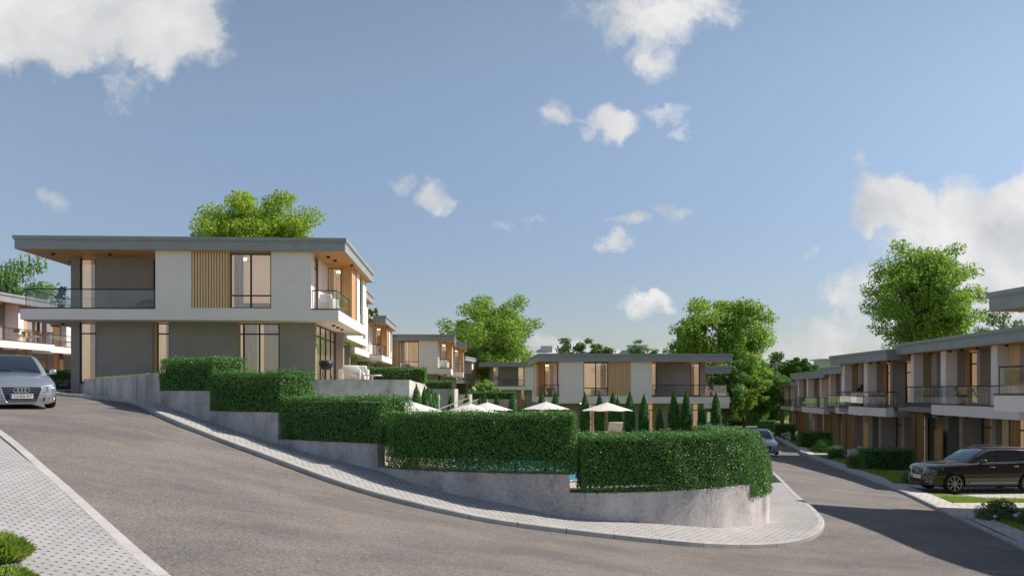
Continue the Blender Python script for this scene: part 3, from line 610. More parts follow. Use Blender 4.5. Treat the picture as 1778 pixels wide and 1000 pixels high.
def villa(name, label, corner, th, z0, mirror=False, L=14.42, D=10.9, group='pale two storey villas with flat dark roofs', full=True, base=.8):
    """corner: right front corner of the upper floor slab as seen from the front"""
    c, sn = math.cos(th), math.sin(th); p0 = (corner[0]-L*c, corner[1]-L*sn)
    h = House(name, label, p0, th, z0, L, mirror, group); SB, S1, ST, SO = LT
    h.roof(-.1, L+.34, -.3, D+.5)
    W = ('white_wall', 'plaster_white'); Gy = ('grey_wall', 'plaster_grey')
    h.box('floor_slab', 'plaster_white', 0, L, 0, D, SB, S1)
    b = h.mb('slab_edge', 'flashing'); h.box(None, None, -.015, 6.055, -.015, .12, S1, ST, b); h.box(None, None, -.015, .12, .12, D, S1, ST, b); h.box(None, None, 13.155, L+.015, -.015, .12, S1, ST, b); h.box(None, None, L-.1, L+.015, .12, 4.6, S1, ST, b)
    h.box('terrace_floor', 'travertine', .12, 6.05, .12, D-.1, S1, S1+.03); h.box('terrace_floor', 'travertine', 13.16, L-.1, .12, 4.55, S1, S1+.03)
    # upper floor, front: white boxes, slats, big window
    h.box(*W, 6.06, 7.68, 0, .3, S1, SO-.003); h.box(*W, 11.32, 13.15, 0, .3, S1, SO-.003); h.box(*W, 7.68, 11.32, .0, .3, S1, ST)
    h.box(*W, 6.06, 6.3, .3, 2.0, S1, SO-.003)
    h.slats(7.70, 9.34, .03, ST, SO-.003); h.box('jamb', 'wall_wood', 9.345, 9.42, .04, .3, ST, SO-.003)
    h.window('f', 9.42, 11.30, .16, ST, 6.0, mull=[10.36], trans=[4.06], curt=[(9.5, 9.95)])
    h.box('grey_wall', 'plaster_grey', 9.42, 11.32, .1, .3, 6.0, SO-.003)
    # recessed terrace on the long end
    h.box(*Gy, 1.36, 1.78, 2.0, 2.3, S1, SO-.003); h.box(*Gy, 2.55, 5.24, 2.0, 2.25, S1, SO-.003)
    h.window('f', 1.80, 2.54, 2.06, ST, 6.0, curt=[(2.15, 2.5)]); h.window('f', 5.25, 6.05, 2.1, ST, 6.0)
    h.window('s', 2.32, 3.6, 1.40, ST, 6.0, face=-1, trans=[5.5]); h.box(*Gy, 1.36, 1.62, 3.6, D, S1, SO-.003)
    # loggia on the short end
    h.window('s', .9, 2.0, 13.12, ST, 6.0, trans=[5.5]); h.box(*W, 12.9, 13.15, .3, .9, S1, SO-.003); h.box(*W, 12.9, 13.15, 2.0, 4.6, S1, SO-.003)
    h.window('f', 13.16, 13.88, 4.64, ST, 6.0, curt=[(13.2, 13.45)])
    h.box('wood_wall', 'wall_wood', 13.89, L, 4.6, 4.75, S1, SO-.003); h.box('wood_wall', 'wall_wood', L-.22, L, 4.75, 6.1, S1, SO-.003)
    if full:
        h.window('s', 6.1, 6.65, L-.05, ST, 6.0); h.box(*W, L-.5, L, 6.65, 7.9, S1, SO-.003); h.window('s', 7.9, 9.4, L-.12, ST, 6.0, mull=[8.65]); h.box(*W, L-.5, L, 9.4, D, S1, SO-.003)
    else: h.box(*W, L-.3, L, 6.1, D, S1, SO-.003)
    h.box(*Gy, 1.62, L-.5, D-.3, D-.02, S1, SO-.003)
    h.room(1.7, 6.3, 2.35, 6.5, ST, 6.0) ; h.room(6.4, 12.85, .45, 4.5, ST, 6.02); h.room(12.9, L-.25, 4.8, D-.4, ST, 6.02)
    h.rail([(6.0, .07), (.22, .07), (.22, D-.6)], ST); h.rail([(13.2, .07), (L-.12, .07), (L-.12, 4.55)], ST)
    h.lights([(1.0, 1.0), (.75, 3.4), (3.6, 1.0), (13.75, 1.2), (13.9, 2.4), (14.5, 4)], SO-.006)
    # ground floor
    b0 = -base
    h.box(*Gy, 1.68, 2.07, 1.3, 1.6, b0, SB); h.window('f', 2.08, 2.84, 1.36, .02, 2.86, trans=[2.35], curt=[(2.4, 2.8)]); h.box(*Gy, 2.85, 5.47, 1.3, 1.55, b0, SB)
    h.box('jamb', 'wall_wood', 5.475, 5.64, 1.42, 1.55, 0, SB); h.window('f', 5.65, 6.24, 1.4, .02, 2.86, trans=[2.35], curt=[(5.95, 6.2)])
    h.box(*Gy, 6.25, 9.44, 1.3, 1.55, b0, SB); h.window('f', 9.5, 11.42, 1.36, .02, 2.86, mull=[10.46, 9.72], trans=[2.35], curt=[(9.6, 10.3), (10.6, 11.38)])
    h.box(*Gy, 11.43, 13.13, 1.3, 1.55, b0, SB)
    h.window('s', 1.6, 7.9, 13.09, .02, 2.86, mull=[3.1, 4.7, 6.3], trans=[2.3], curt=[(4.9, 7.6)]); h.box(*Gy, 12.83, 13.13, 7.9, D, b0, SB); h.box(*Gy, 13.13, 13.5, 7.9, 8.3, b0, SB)
    h.box(*Gy, 1.68, 1.95, 1.6, D, b0, SB); h.box(*Gy, 1.95, 12.83, D-.3, D-.02, b0, SB); h.box('plinth', 'concrete', 1.72, 13.1, 1.4, D-.4, b0-.3, -.01)
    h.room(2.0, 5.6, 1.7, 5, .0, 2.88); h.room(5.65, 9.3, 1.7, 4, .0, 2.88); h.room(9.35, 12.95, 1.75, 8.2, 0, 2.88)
    h.lights([(13.8, 2.6), (13.8, 3.9), (13.8, 5.3), (.9, 2.2)], SB)
    h.finish(); return h

townhouse_list = []
def townhouse(name, label, p0, th, z0, L=13.5, D=9, mirror=False, group='terraced houses lining the lower road', loggia=False, planterbox=False, var=0):
    """p0: left front corner of the slab seen from the street; v points into the house"""
    h = House(name, label, p0, th, z0, L, mirror, group); SB, S1, ST, SO = LT
    W = ('white_wall', 'plaster_white'); Gy = ('grey_wall', 'plaster_grey')
    h.roof(-.1, L+.1, -.1, D)
    a, b_ = L*.33, L*.965
    h.box('floor_slab', 'plaster_white', 0 if loggia else a, L if loggia else b_, 0, 2.6, SB, S1)
    if not loggia: h.box('floor_slab', 'plaster_grey', 0, a, .45, 2.6, SB+.06, S1-.17); h.box('floor_slab', 'plaster_grey', b_, L, .45, 2.6, SB+.06, S1-.17)
    h.box('deck_slab', 'plaster_grey', 0, L, 2.6, D, SB+.02, S1)
    e = h.mb('slab_edge', 'flashing')
    if loggia: h.box(None, None, -.015, L, -.015, .1, S1, ST, e)
    else:
        h.box(None, None, a-.01, b_+.01, -.015, .1, S1, ST, e); h.box(None, None, 0, a-.01, .43, .55, S1-.17, ST, e); h.box(None, None, b_+.01, L, .43, .55, S1-.17, ST, e)
    o0 = 3.2 if loggia else 0
    # upper facade, from the left: window, pier, slats, pier, window, blade, recessed terrace with glazed door, column
    h.clip = L < 12; sc_k = 1.0 if h.clip else (L-o0)/13.5
    def seg(t): return o0+t*sc_k
    T_ = SO-.003
    h.box(*W, seg(.5), seg(.9), .5, 1.02, S1, T_); h.box(*Gy, seg(.05), seg(.5), 1.2, 1.5, S1, T_); h.box(*Gy, seg(.6), seg(.95), 1.02, 1.5, S1, T_)
    h.slats(seg(1.0), seg(2.0), .95, ST, T_); h.box(*Gy, seg(2.02), seg(2.7), .98, 1.35, S1, T_)
    h.window('f', seg(2.72), seg(4.3), 1.2, ST, 6.0, mull=[seg(3.5)], curt=[(seg(3.0), seg(3.6))])
    h.box(*W, seg(4.35), seg(4.95), .5, 1.05, S1, T_); h.box(*Gy, seg(4.5), seg(4.95), 1.05, 1.42, S1, T_); h.box('jamb', 'wall_wood', seg(4.72), seg(4.95), 1.42, 1.68, S1, T_)
    h.window('f', seg(5.0), seg(7.35), 1.65, ST, 6.0, mull=[seg(6.3)], trans=[5.42], curt=[(seg(5.1), seg(6.0))])
    h.box(*Gy, seg(7.38), seg(7.7), .9, 1.7, S1, T_); h.window('f', seg(7.72), seg(9.0), 1.65, ST, 6.0, trans=[5.42])
    h.box(*Gy, seg(9.02), seg(9.6), 1.5, 1.8, S1, T_); h.box(*W, seg(9.6), seg(10.2), .5, 1.6, S1, T_); h.slats(seg(10.25), seg(11.2), .95, ST, T_); h.box(*Gy, seg(11.22), seg(11.8), .98, 1.35, S1, T_)
    h.window('f', seg(11.82), seg(12.95), 1.2, ST, 6.0, curt=[(seg(12.3), seg(12.9))]); h.box(*Gy, seg(12.97), seg(13.4), .6, 1.0, S1, T_)
    h.box(*Gy, L-.4, L-.04, 1.7, D-.1, S1, T_); h.box(*Gy, o0+.02, o0+.25, 1.5, D-.1, S1, T_); h.box(*Gy, o0+.25, seg(13.1), D-.4, D-.1, S1, T_)
    h.room(seg(.98), seg(4.68), 1.7, 5, ST, 6.02); h.room(seg(4.98), seg(13.05), 2.05, 6, ST, 6.02)
    if loggia: h.rail([(L, .08), (.15, .08), (.15, D-1)], ST)
    else: h.rail([(0, .5), (a+.1, .5), (a+.1, .08), (b_-.1, .08), (b_-.1, .5), (L, .5)], ST)
    h.lights([(seg(t), .55) for t in (.3, 3.0, 5.3, 6.6, 8.2, 10.9)], SO-.006, 'black_metal')
    if planterbox:
        h.box('planter_box', 'plaster_white', a+.5, b_-1.2, .12, .5, ST+.05, ST+.62)
    # ground floor
    b0 = -.9; s = seg
    Gt = SB+.1
    h.box(*Gy, s(0)+.02, s(.12), 2.0, 2.3, b0, Gt); h.box(*Gy, s(1.02), s(1.7), 2.0, 2.3, b0, Gt); h.box('grey_wall', 'plaster_grey', s(.12), s(1.02), 2.0, 2.3, 2.25, Gt)
    dr = MB(); dr.box(h.U(s(.13)), h.U(s(1.01)), 2.02, 2.1, 0, 2.24); d = dr.build('door', 'wall_wood', h.root); MB().tube((h.U(s(.9)), 1.98, 1.0), (h.U(s(.9)), 1.98, 1.4), .015).build('handle', 'chrome', d)
    h.slats(s(.6), s(1.1), .5, 0, SB-.01, pitch=.1, wd=.05); h.box('column', 'wall_wood', s(.61), s(1.09), .62, .98, -.3, SB-.01)
    h.box('porch_wall', 'stone_dark', s(1.7), s(4.6), 4.2, 4.4, b0, Gt); h.box(*Gy, s(1.5), s(1.7), 2.3, 4.2, b0, Gt)
    h.box(*Gy, s(4.6), s(5.0), 1.3, 2.6, b0, SB); h.box(*Gy, s(4.8), s(5.0), 2.6, 4.2, b0, Gt)
    h.window('f', s(5.02), s(7.78), 2.2, .02, 2.86, mull=[s(6.4)], trans=[2.3], curt=[(s(5.2), s(6.2))])
    h.box(*Gy, s(7.8), s(8.15), 1.4, 2.5, b0, SB); h.window('f', s(8.17), s(9.4), 2.2, .02, 2.86, trans=[2.3], curt=[(s(8.6), s(9.2))])
    h.box(*Gy, s(9.42), s(10.4), 2.0, 2.4, b0, SB); h.slats(s(10.6), s(11.1), .5, 0, SB-.01, pitch=.1, wd=.05); h.box('column', 'wall_wood', s(10.61), s(11.09), .62, .98, -.3, SB-.01)
    dr = MB(); dr.box(h.U(s(10.42)), h.U(s(11.35)), 2.08, 2.16, 0, 2.24); d = dr.build('door', 'wall_wood', h.root); MB().tube((h.U(s(11.2)), 2.04, 1.0), (h.U(s(11.2)), 2.04, 1.4), .015).build('handle', 'chrome', d)
    h.box(*Gy, s(10.4), s(11.37), 2.05, 2.35, 2.25, SB); h.box(*Gy, s(11.37), s(13.1), 2.0, 2.35, b0, SB)
    h.box(*Gy, L-.4, L-.04, 2.2, D-.2, b0, SB); h.box(*Gy, o0+.02, o0+.3, 2.3, D-.2, b0, SB); h.box(*Gy, o0+.3, s(13.1), D-.5, D-.2, b0, SB)
    h.box('plinth', 'concrete', o0+.3, L-.1, 2.6, D-.4, b0-.4, -.01)
    h.room(s(5.05), s(13.05), 2.62, 6, 0, 2.88)
    h.lights([(s(t), .35) for t in (4.8, 6.2, 7.6, 9.2)], SB)
    h.finish(); townhouse_list.append(h); return h
T0 = math.atan(.0507)
V = {}
V['main'] = villa('villa', 'largest villa, nearest on the left above the stepped hedges, with wood slats between two windows', (-8.07, 40.2), T0, .35)
V['u2'] = villa('villa', 'villa directly behind the nearest one, only its roof corner and slab end showing past it', (-9.95, 52.1), T0, .25)
V['u3'] = villa('villa', 'third villa back on the left, mostly hidden, its white slab end set between two others', (-11.5, 63.2), T0, -.15, D=9.3)
V['u4'] = villa('villa', 'fourth villa back on the left, its pale end and fins projecting above the terrace hedge', (-10.95, 72.7), T0, -.4, D=9.8)
V['u5'] = villa('villa', 'villa facing the camera above the second dark hedge, with slats, window and small corner loggia', (-5.9, 83.6), T0, -1.27)
V['u6'] = villa('villa', 'narrow strip of villa just right of the loggia villa, same height', (-5.35, 95), T0, -1.35, full=False)
V['u7'] = villa('villa', 'white ended villa turned toward the pool, left of the large central tree', (-6.75, 120), R(81.5), -1.9, full=False)
_h = V['u7'].root; _h.location.x += 14.42*math.cos(R(81.5)); _h.location.y += 14.42*math.sin(R(81.5))
V['m1'] = villa('villa', 'mid grey villa in the picture centre behind the row of cypresses', (16.75, 66.4), R(3), -3.87, mirror=True)
V['m2'] = villa('villa', 'distant villa with a long glass railed terrace left of the central villa', (10.1, 118.6), T0, -2.8)
V['m3'] = villa('villa', 'villa whose terrace end shows under the roof at the right of the central villa', (19.7, 78.3), R(3), -4.5, mirror=True)
thR = math.atan2(-1, -.07); thB = math.atan2(-1, -.04)
townhouse('terraced_house', 'nearest house on the right, only its roof corner and railed slab in the frame', (15.40, 27.6), math.atan2(-1, .10), -3.55, L=16, D=12, loggia=True)
townhouse('terraced_house', 'house behind the parked dark car, with wooden slat column and table on its balcony', (21.45, 48.0), thR, -4.1)
townhouse('terraced_house', 'house with white sofas under its balcony, second along the right row', (21.35, 57.6), thB, -4.38, L=9.4)
townhouse('terraced_house', 'house with a pale planter box on its balcony rail above a low dark hedge', (26.7, 74.5), math.atan2(-1, -.11), -4.72, L=13.5, planterbox=True)
townhouse('terraced_house', 'house left of the planter box one, half hidden roof end stepping lower', (28.6, 88.3), math.atan2(-1, -.11), -4.95, L=13.5)
townhouse('terraced_house', 'far house of the right row with short white slab beside the dark trees', (34.2, 104), math.atan2(-1, -.12), -5.2, L=13.5, planterbox=True)
townhouse('terraced_house', 'farthest house at the end of the right row, touching the dark trees', (38.5, 126), math.atan2(-1, -.16), -5.5, L=14)
tl = math.atan2(1, .06)
townhouse('terraced_house', 'house at the far left edge behind the silver car, bright white slab and glass railing', (-35.8, 52.2), tl, .1, L=14.4, group='terraced houses across the upper road')
townhouse('terraced_house', 'half hidden house between the left edge house and the big villa, orange door', (-36.2, 67.2), tl, .1, L=14.4, mirror=True, group='terraced houses across the upper road')

# ------------------------------------------------------------------ terraces and garden walls
def slab_poly(name, poly, z0, z1, m, label=None, cat=None, kind=None):
    cx = sum(p[0] for p in poly)/len(poly); cy = sum(p[1] for p in poly)/len(poly)
    o = MB().prism([(x-cx, y-cy) for x, y in poly], z0-z1, 0).build(name, m); o.location = (cx, cy, z1); return tag(o, label, cat, None, kind)
ca = [tuple(p[:2]) for p in clean(offset(curve(146, 277), .29))]
terr = ca+[(-10.3, 27.2), (-9.9, 33), (-9.0, 38.95), (-4.95, 40.2), (-5.3, 52), (-6.0, 60), (-20.5, 60), (-20.5, 41.2), (-18.7, 41.2)]
slab_poly('terrace_lawn', terr, -3.5, .46, 'grass', kind='structure')
slab_poly('terrace_paving', [(-9.4, 40.6), (-5.6, 40.9), (-6.2, 50), (-9.6, 50)], .40, .475, 'travertine', kind='structure')
def wall_run(name, pts, zt, zb, th, m, label, cap=None):
    """thin wall along pts; zt is the top at each point"""
    P = np.array([(x, y, z) for (x, y), z in zip(pts, zt)], float); Q = offset(P, th); n = len(P); o0 = Vector(tuple(P[0]))
    r = [np.c_[P[:, :2], np.full(n, zb)], P, Q, np.c_[Q[:, :2], np.full(n, zb)]]
    vs = [tuple(Vector(p)-o0) for rr in r for p in rr]; fs = [(k*n+i, k*n+i+1, (k+1)*n+i+1, (k+1)*n+i) for k in range(3) for i in range(n-1)]+[(3*n, 2*n, n, 0), (n-1, 2*n-1, 3*n-1, 4*n-1)]
    o = MB().add(vs, fs).build(name, m); o.location = o0; return tag(o, label, 'wall')
wall_run('garden_wall', [(-9.4, 38.7), (-4.75, 39.95), (-5.05, 50), (-5.55, 58)], [.50, .50, .34, .06], -3.4, .22, 'concrete_light', 'sunlit pale concrete wall of the terrace, rising behind the clipped hedges')
wall_run('garden_wall', [(-18.55, 41.1), (-18.62, 37.6)], [.5, .5], -.6, .25, 'concrete', 'short concrete return joining the stepped wall to the largest villa')
wall_run('garden_wall', [(-7.8, 64.3), (-4.3, 64.6), (-4.25, 68)], [.13, .13, .13], -3.6, .22, 'concrete_light', 'concrete wall under the second garden hedge, behind the bright cypress cluster')
wall_run('garden_wall', [(-4.9, 72.5), (-3.6, 73.0), (-3.55, 77)], [-.32, -.32, -.32], -4, .25, 'concrete_light', 'short concrete wall at the top of the garden steps')
wall_run('garden_wall', [(-3.9, 77.0), (.2, 77.5), (.4, 81), (0, 90)], [-.78, -.78, -.9, -.9], -4.2, .25, 'concrete_light', 'low grey concrete wall behind the parasols under the farthest garden hedge')
slab_poly('terrace_lawn', [(-14, 64.4), (-7.8, 64.6), (-4.6, 64.85), (-4.6, 74), (-14, 74)], -4, .08, 'grass', kind='structure')
slab_poly('terrace_lawn', [(-10, 74.2), (-3.9, 77.25), (.0, 77.7), (.15, 81), (-.3, 90), (-12, 90)], -5, -.85, 'grass', kind='structure')
# pool deck with basin
deck = [(-7.5, 27.6), (-2.5, 23.3), (2, 21.6), (4.4, 22.3), (5.2, 24.5), (4.9, 29), (3.6, 33), (7, 50), (7, 58), (-5.2, 58), (-6.0, 41)]
PX0, PX1, PY0, PY1 = -2.6, 3.1, 28.6, 37.0
def deck_build():
    pl = [(PX0, PY0), (PX1, PY0), (PX1, PY1), (PX0, PY1)]; n = len(deck)
    r = delaunay_2d_cdt([Vector(p) for p in deck+pl], [(n+i, n+(i+1) % 4) for i in range(4)], [list(range(n))], 1, 1e-4)
    fs = []
    for f in r[2]:
        c = [sum(r[0][i][k] for i in f)/len(f) for k in (0, 1)]
        if not (PX0 < c[0] < PX1 and PY0 < c[1] < PY1): fs.append(tuple(f))
    me = bpy.data.meshes.new('pool_deck'); me.from_pydata([(v[0], v[1], -3.0) for v in r[0]], [], fs); tag(link('pool_deck', me, None, 'travertine'), kind='structure')
deck_build()
pool = thing('swimming_pool', 'turquoise rectangular swimming pool with white rim behind the front hedge', 'pool', ((PX0+PX1)/2, (PY0+PY1)/2, -3.0))
hx = (PX1-PX0)/2; hy = (PY1-PY0)/2; b = MB()
for a0, a1, c0, c1 in ((-hx-.25, hx+.25, -hy-.25, -hy), (-hx-.25, hx+.25, hy, hy+.25), (-hx-.25, -hx, -hy, hy), (hx, hx+.25, -hy, hy)): b.box(a0, a1, c0, c1, -.3, .04)
b.build('rim', 'white_metal', pool); MB().box(-hx, hx, -hy, hy, -.3, -.05).build('water', 'pool_water', pool)

# ------------------------------------------------------------------ hedges
def hedge_along(P, thick, z0, z1, label, dens=1500, size=.05, gap=0, group=None, mname='leaf_hedge', cat='hedge', front=0.05, stems=True, batter=.04):
    """clipped hedge over a plan polyline (front face); leaves cover front, top, back and ends, a core fills the inside"""
    P = np.array(P, float); P = P[:, :2]; seg = np.r_[0, np.cumsum(np.linalg.norm(np.diff(P, axis=0), axis=1))]; Lh = seg[-1]; h = z1-z0
    T = np.gradient(P, axis=0); T /= np.linalg.norm(T, axis=1)[:, None]; Nn = np.c_[-T[:, 1], T[:, 0]]
    def pos(s, d):
        x = np.interp(s, seg, P[:, 0]); y = np.interp(s, seg, P[:, 1]); nx = np.interp(s, seg, Nn[:, 0]); ny = np.interp(s, seg, Nn[:, 1]); return np.c_[x+nx*d, y+ny*d], np.c_[nx, ny]
    root = thing('clipped_hedge', label, cat, (P[len(P)//2][0], P[len(P)//2][1], z0), 0, group)
    o0 = np.array(root.location); Ps = []; Ns = []
    def emit(n, f):
        s, d, z, nor, kind = f(n); d = d+batter*np.clip((z-z0)/h, 0, 1)**3*np.clip(1-d/thick, 0, 1); q, nn = pos(s, d); p3 = np.c_[q, z]
        tt = np.c_[nn[:, 1], -nn[:, 0]]
        N3 = np.c_[nn*nor[:, :1]+tt*nor[:, 1:2], nor[:, 2]]; Ps.append(p3); Ns.append(N3)
    U = rng.uniform
    def cnt(a): return max(20, int(a*dens))
    def zz(n):
        z = U(0, 1, n)
        if gap: 
            keep = U(0, 1, n) < np.clip(.80+z/gap*.3, 0, 1); z = np.where(keep, z, U(gap, 1, n))
        return z0+z*h
    emit(cnt(Lh*h), lambda n: (U(0, Lh, n), -front+U(0, .10, n), zz(n), np.tile([-1., 0, 0], (n, 1)), 0))
    emit(cnt(Lh*h*.5), lambda n: (U(0, Lh, n), thick-U(0, .10, n), zz(n), np.tile([1., 0, 0], (n, 1)), 0))
    emit(cnt(Lh*thick*1.25), lambda n: (U(0, Lh, n), U(-front, thick, n), z1-U(0, .08, n), np.tile([0, 0, 1.], (n, 1)), 0))
    for s0, sg in ((0, -1), (Lh, 1)):
        emit(cnt(thick*h), lambda n: (np.clip(s0-sg*U(-.02, .10, n), 0, Lh), U(-front, thick, n), zz(n), np.tile([0., -sg*-1., 0], (n, 1)), 0))
    if gap: emit(cnt(Lh*gap*h*1.3), lambda n: (U(0, Lh, n), U(.1, thick-.1, n), z0+gap*h*U(0, 1, n)**.7, np.tile([-1., 0, .3], (n, 1)), 0))
    X = np.vstack(Ps); Nm = np.vstack(Ns)
    # soft lumps and rounded top edges
    lump = .020*np.sin(X[:, 0]*3.1+X[:, 2]*2.2)+.018*np.sin(X[:, 1]*4.3+X[:, 0]*1.7)+.018*np.sin(X[:, 2]*5.1+X[:, 1]*2.9+X[:, 0]*6)
    X = X+Nm*lump[:, None]; X += rng.normal(0, .018, X.shape)
    up = X[:, 2] > z1-.13; 
    strays = rng.random(len(X)) < .05; X[strays] += Nm[strays]*U(.02, .11, (strays.sum(), 1))
    quads_mesh('foliage', leaf_quads(X-o0, Nm, size, .9), mname, root)
    # core
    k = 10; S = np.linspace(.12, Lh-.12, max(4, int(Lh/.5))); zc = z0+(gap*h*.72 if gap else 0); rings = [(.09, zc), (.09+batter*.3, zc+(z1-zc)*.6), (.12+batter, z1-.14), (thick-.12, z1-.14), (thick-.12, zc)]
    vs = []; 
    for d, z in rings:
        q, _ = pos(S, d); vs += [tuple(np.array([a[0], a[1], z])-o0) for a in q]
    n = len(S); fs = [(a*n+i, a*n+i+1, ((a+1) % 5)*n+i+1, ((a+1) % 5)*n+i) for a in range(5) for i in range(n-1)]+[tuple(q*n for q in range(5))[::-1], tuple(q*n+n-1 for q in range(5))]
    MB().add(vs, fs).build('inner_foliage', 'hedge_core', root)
    if stems:
        b = MB(); s = .25
        while s < Lh:
            q, _ = pos(np.array([s]), thick*.45+random.uniform(-.08, .08)); x, y = q[0]-o0[:2]; b.tube((x, y, -.05), (x+random.uniform(-.05, .05), y, h*.5), .022, .015, 5)
            s += random.uniform(.35, .95)
        b.build('stems', 'bark', root)
    return root
HG = 'clipped hedges stepping down the retaining wall'
def hk(k0, k1): return clean(offset(curve(k0, k1), .0))
hedge_along(hk(279, 372), 1.15, -.0, .93, 'topmost clipped hedge block on the stepped wall, smallest, in front of the big villa', 2500, .044, group=HG)
hedge_along(hk(367, 490), 1.15, -.57, .50, 'second clipped hedge block from the top of the stepped wall', 2500, .044, group=HG)
hedge_along(hk(486, 662), 1.15, -1.28, -.17, 'third clipped hedge block down the wall, below the pale terrace wall', 2600, .044, group=HG)
hedge_along(hk(672, 1000), 1.15, -1.85, -.53, 'fourth clipped hedge block, long, thin at its foot so that pool and paving show through', 3300, .046, gap=.30, group=HG)
hedge_along(hk(1012, 1299), 1.15, -2.26, -1.0, 'lowest front hedge block facing the road, brighter green', 2900, .044, gap=.16, group=HG)
hedge_along(hk(1299.5, 1500), 1.15, -2.59, -1.10, 'rounded end hedge turning the corner beside the lower road', 3000, .044, batter=.30, group=HG)
GG = 'dark clipped hedges round the gardens'
hedge_along([(-9.9, 49.5), (-4.95, 49.9)], 1.0, .45, 1.33, 'dark hedge on the sunny terrace beside the white armchairs', 900, .07, group=GG, stems=False)
hedge_along([(-7.6, 64.9), (-4.45, 65.2)], 1.2, .1, .72, 'short dark hedge on top of the second garden wall under the loggia villa', 700, .08, group=GG, stems=False)
hedge_along([(-4.0, 78.2), (.3, 78.4)], 1.0, -.8, -.12, 'narrow dark hedge on the farthest garden wall, above the parasols', 600, .09, group=GG, stems=False)
hedge_along([(-33.9, 59.6), (-27.5, 60.2)], 1.0, g1(-31, 60)-.3, 1.40, 'dark hedge across the upper road, beside the silver car', 700, .08, group=GG, stems=False)
def gh(px0, px1, d, zt, th_, label, dens=900, dd=0, size=.06):
    x0 = (px0-889)/1500*d; x1 = (px1-889)/1500*(d+dd); z = min(g1(x0, d), g1(x1, d+dd)); hedge_along([(x0, d), (x1, d+dd)], th_, z, zt, label, dens, size, group='low hedges in the right front gardens', stems=False)
gh(1500, 1591, 42.0, -2.84, 1.0, 'wide low hedge left of the parked dark car')
gh(1390, 1446, 65.0, -3.12, .9, 'low hedge behind the dark round bush', 700, size=.08)
gh(1347, 1382, 84.0, -3.3, .9, 'low hedge behind the small white flowers, before the far house', 600, size=.09)
gh(1323, 1346, 108.0, -3.75, 1.2, 'farthest low hedge at the foot of the last house', 500, size=.11)

# ------------------------------------------------------------------ trees
def tree(name, label, x, y, z0, top, zc, rx, rz, n=16000, leaf=.28, m='leaf_tree', seed=1, ncl=90, group=None, trunk=.35, sparse=1.0, cat='tree', cl=.20, tall=0, rough=.12):
    """tapered trunk, limbs to every leaf cluster, leaves scattered through the clusters of an uneven crown"""
    global rng
    r = np.random.default_rng(seed); root = thing(name, label, cat, (x, y, z0), r.uniform(0, 6), group); H = zc-z0
    # cluster centres: filled ellipsoid biased outward, with lobes
    d = r.normal(size=(ncl, 3)); d /= np.linalg.norm(d, axis=1)[:, None]; rad = r.uniform(.15, 1, ncl)**.45
    az = np.arctan2(d[:, 1], d[:, 0]); lobe = 1+.13*np.sin(az*3+seed)+.10*np.sin(az*5+seed*2)+rough*r.normal(size=ncl)
    low = d[:, 2] < -.35; rad = np.where(low, rad*.85, rad)
    C = d*rad[:, None]*lobe[:, None]*np.array([rx, rx, rz])*.86; C[:, 2] += H; C[:, 2] = np.minimum(C[:, 2], top-z0-rx*cl*.7)
    R_ = rx*cl*r.uniform(.65, 1.25, ncl)
    wsum = (R_**2); k = r.choice(ncl, n, p=wsum/wsum.sum())
    q = r.normal(size=(n, 3)); q /= np.linalg.norm(q, axis=1)[:, None]; rr = r.uniform(0, 1, n)**.42
    # twiggy clumps inside each cluster
    off = q*rr[:, None]*R_[k][:, None]*np.array([1.15, 1.15, .78]); f = 2.6/rx
    wob = np.sin(off[:, 0:1]*9*f*2+k[:, None])*.12*R_[k][:, None]
    X = C[k]+off+np.c_[wob, wob, wob*.4]; Nn = q*.8+np.array([0, 0, .5])
    keep = r.random(n) < sparse; X = X[keep]; Nn = Nn[keep]
    sv = rng; rng = r; Q = leaf_quads(X, Nn, leaf, .9, .62); rng = sv
    quads_mesh('crown', Q, m, root)
    b = MB(); th = H-rz*.15; b.tube((0, 0, -.4), (.1, 0, th*.45), trunk, trunk*.75, 9); b.tube((.1, 0, th*.45), (0, .1, th), trunk*.75, trunk*.42, 8); b.tube((0, .1, th), (0, 0, H+rz*.45), trunk*.42, trunk*.12, 6)
    for i in range(0, ncl, 2):
        c = Vector(C[i]); s = max(.30*th, min(H+rz*.2, c.z-abs(math.hypot(c.x, c.y))*.75-.3)); p0 = Vector((0, .05, s)); mid = p0.lerp(c, .55)+Vector((0, 0, -.10*(c-p0).length))
        t = trunk*.26*r.uniform(.6, 1.1); b.tube(p0, mid, t, t*.6, 5, False); b.tube(mid, c, t*.6, t*.2, 5, False)
    b.build('trunk', 'bark', root)
    return root
def px(p, d): return (p-889)/1500*d
BT = 'broadleaf trees standing behind the houses'
tree('broadleaf_tree', 'bright green tree rising behind the roof of the largest villa', px(446, 63), 63, .3, 14.9, 10.3, 4.5, 4.6, 60000, .21, 'leaf_tree_lime', seed=11, ncl=150, group=BT, cl=.20)
tree('broadleaf_tree', 'tree at the far left edge behind the house roofs', px(12, 98), 98, 0, 15.2, 10.5, 6.2, 5.0, 15000, .30, 'leaf_tree_dark', seed=3, ncl=70, group=BT, sparse=.8)
tree('broadleaf_tree', 'small loose tree right of the far left tree, over the terrace railing', px(78, 92), 92, 0, 11.0, 8.4, 2.8, 2.6, 5000, .24, 'leaf_tree', seed=5, ncl=36, group=BT, sparse=.8)
tree('broadleaf_tree', 'large leafy tree in the middle, left of the central villa', px(848, 136), 136, -2.8, 15.2, 6.6, 8.9, 8.3, 50000, .40, seed=21, ncl=170, group=BT, cl=.18, rough=.08)
tree('broadleaf_tree', 'large tree behind the right end of the central villa', px(1250, 124), 124, -5.2, 15.0, 6.8, 8.0, 8.0, 54000, .38, seed=34, ncl=175, group=BT, cl=.18, rough=.07)
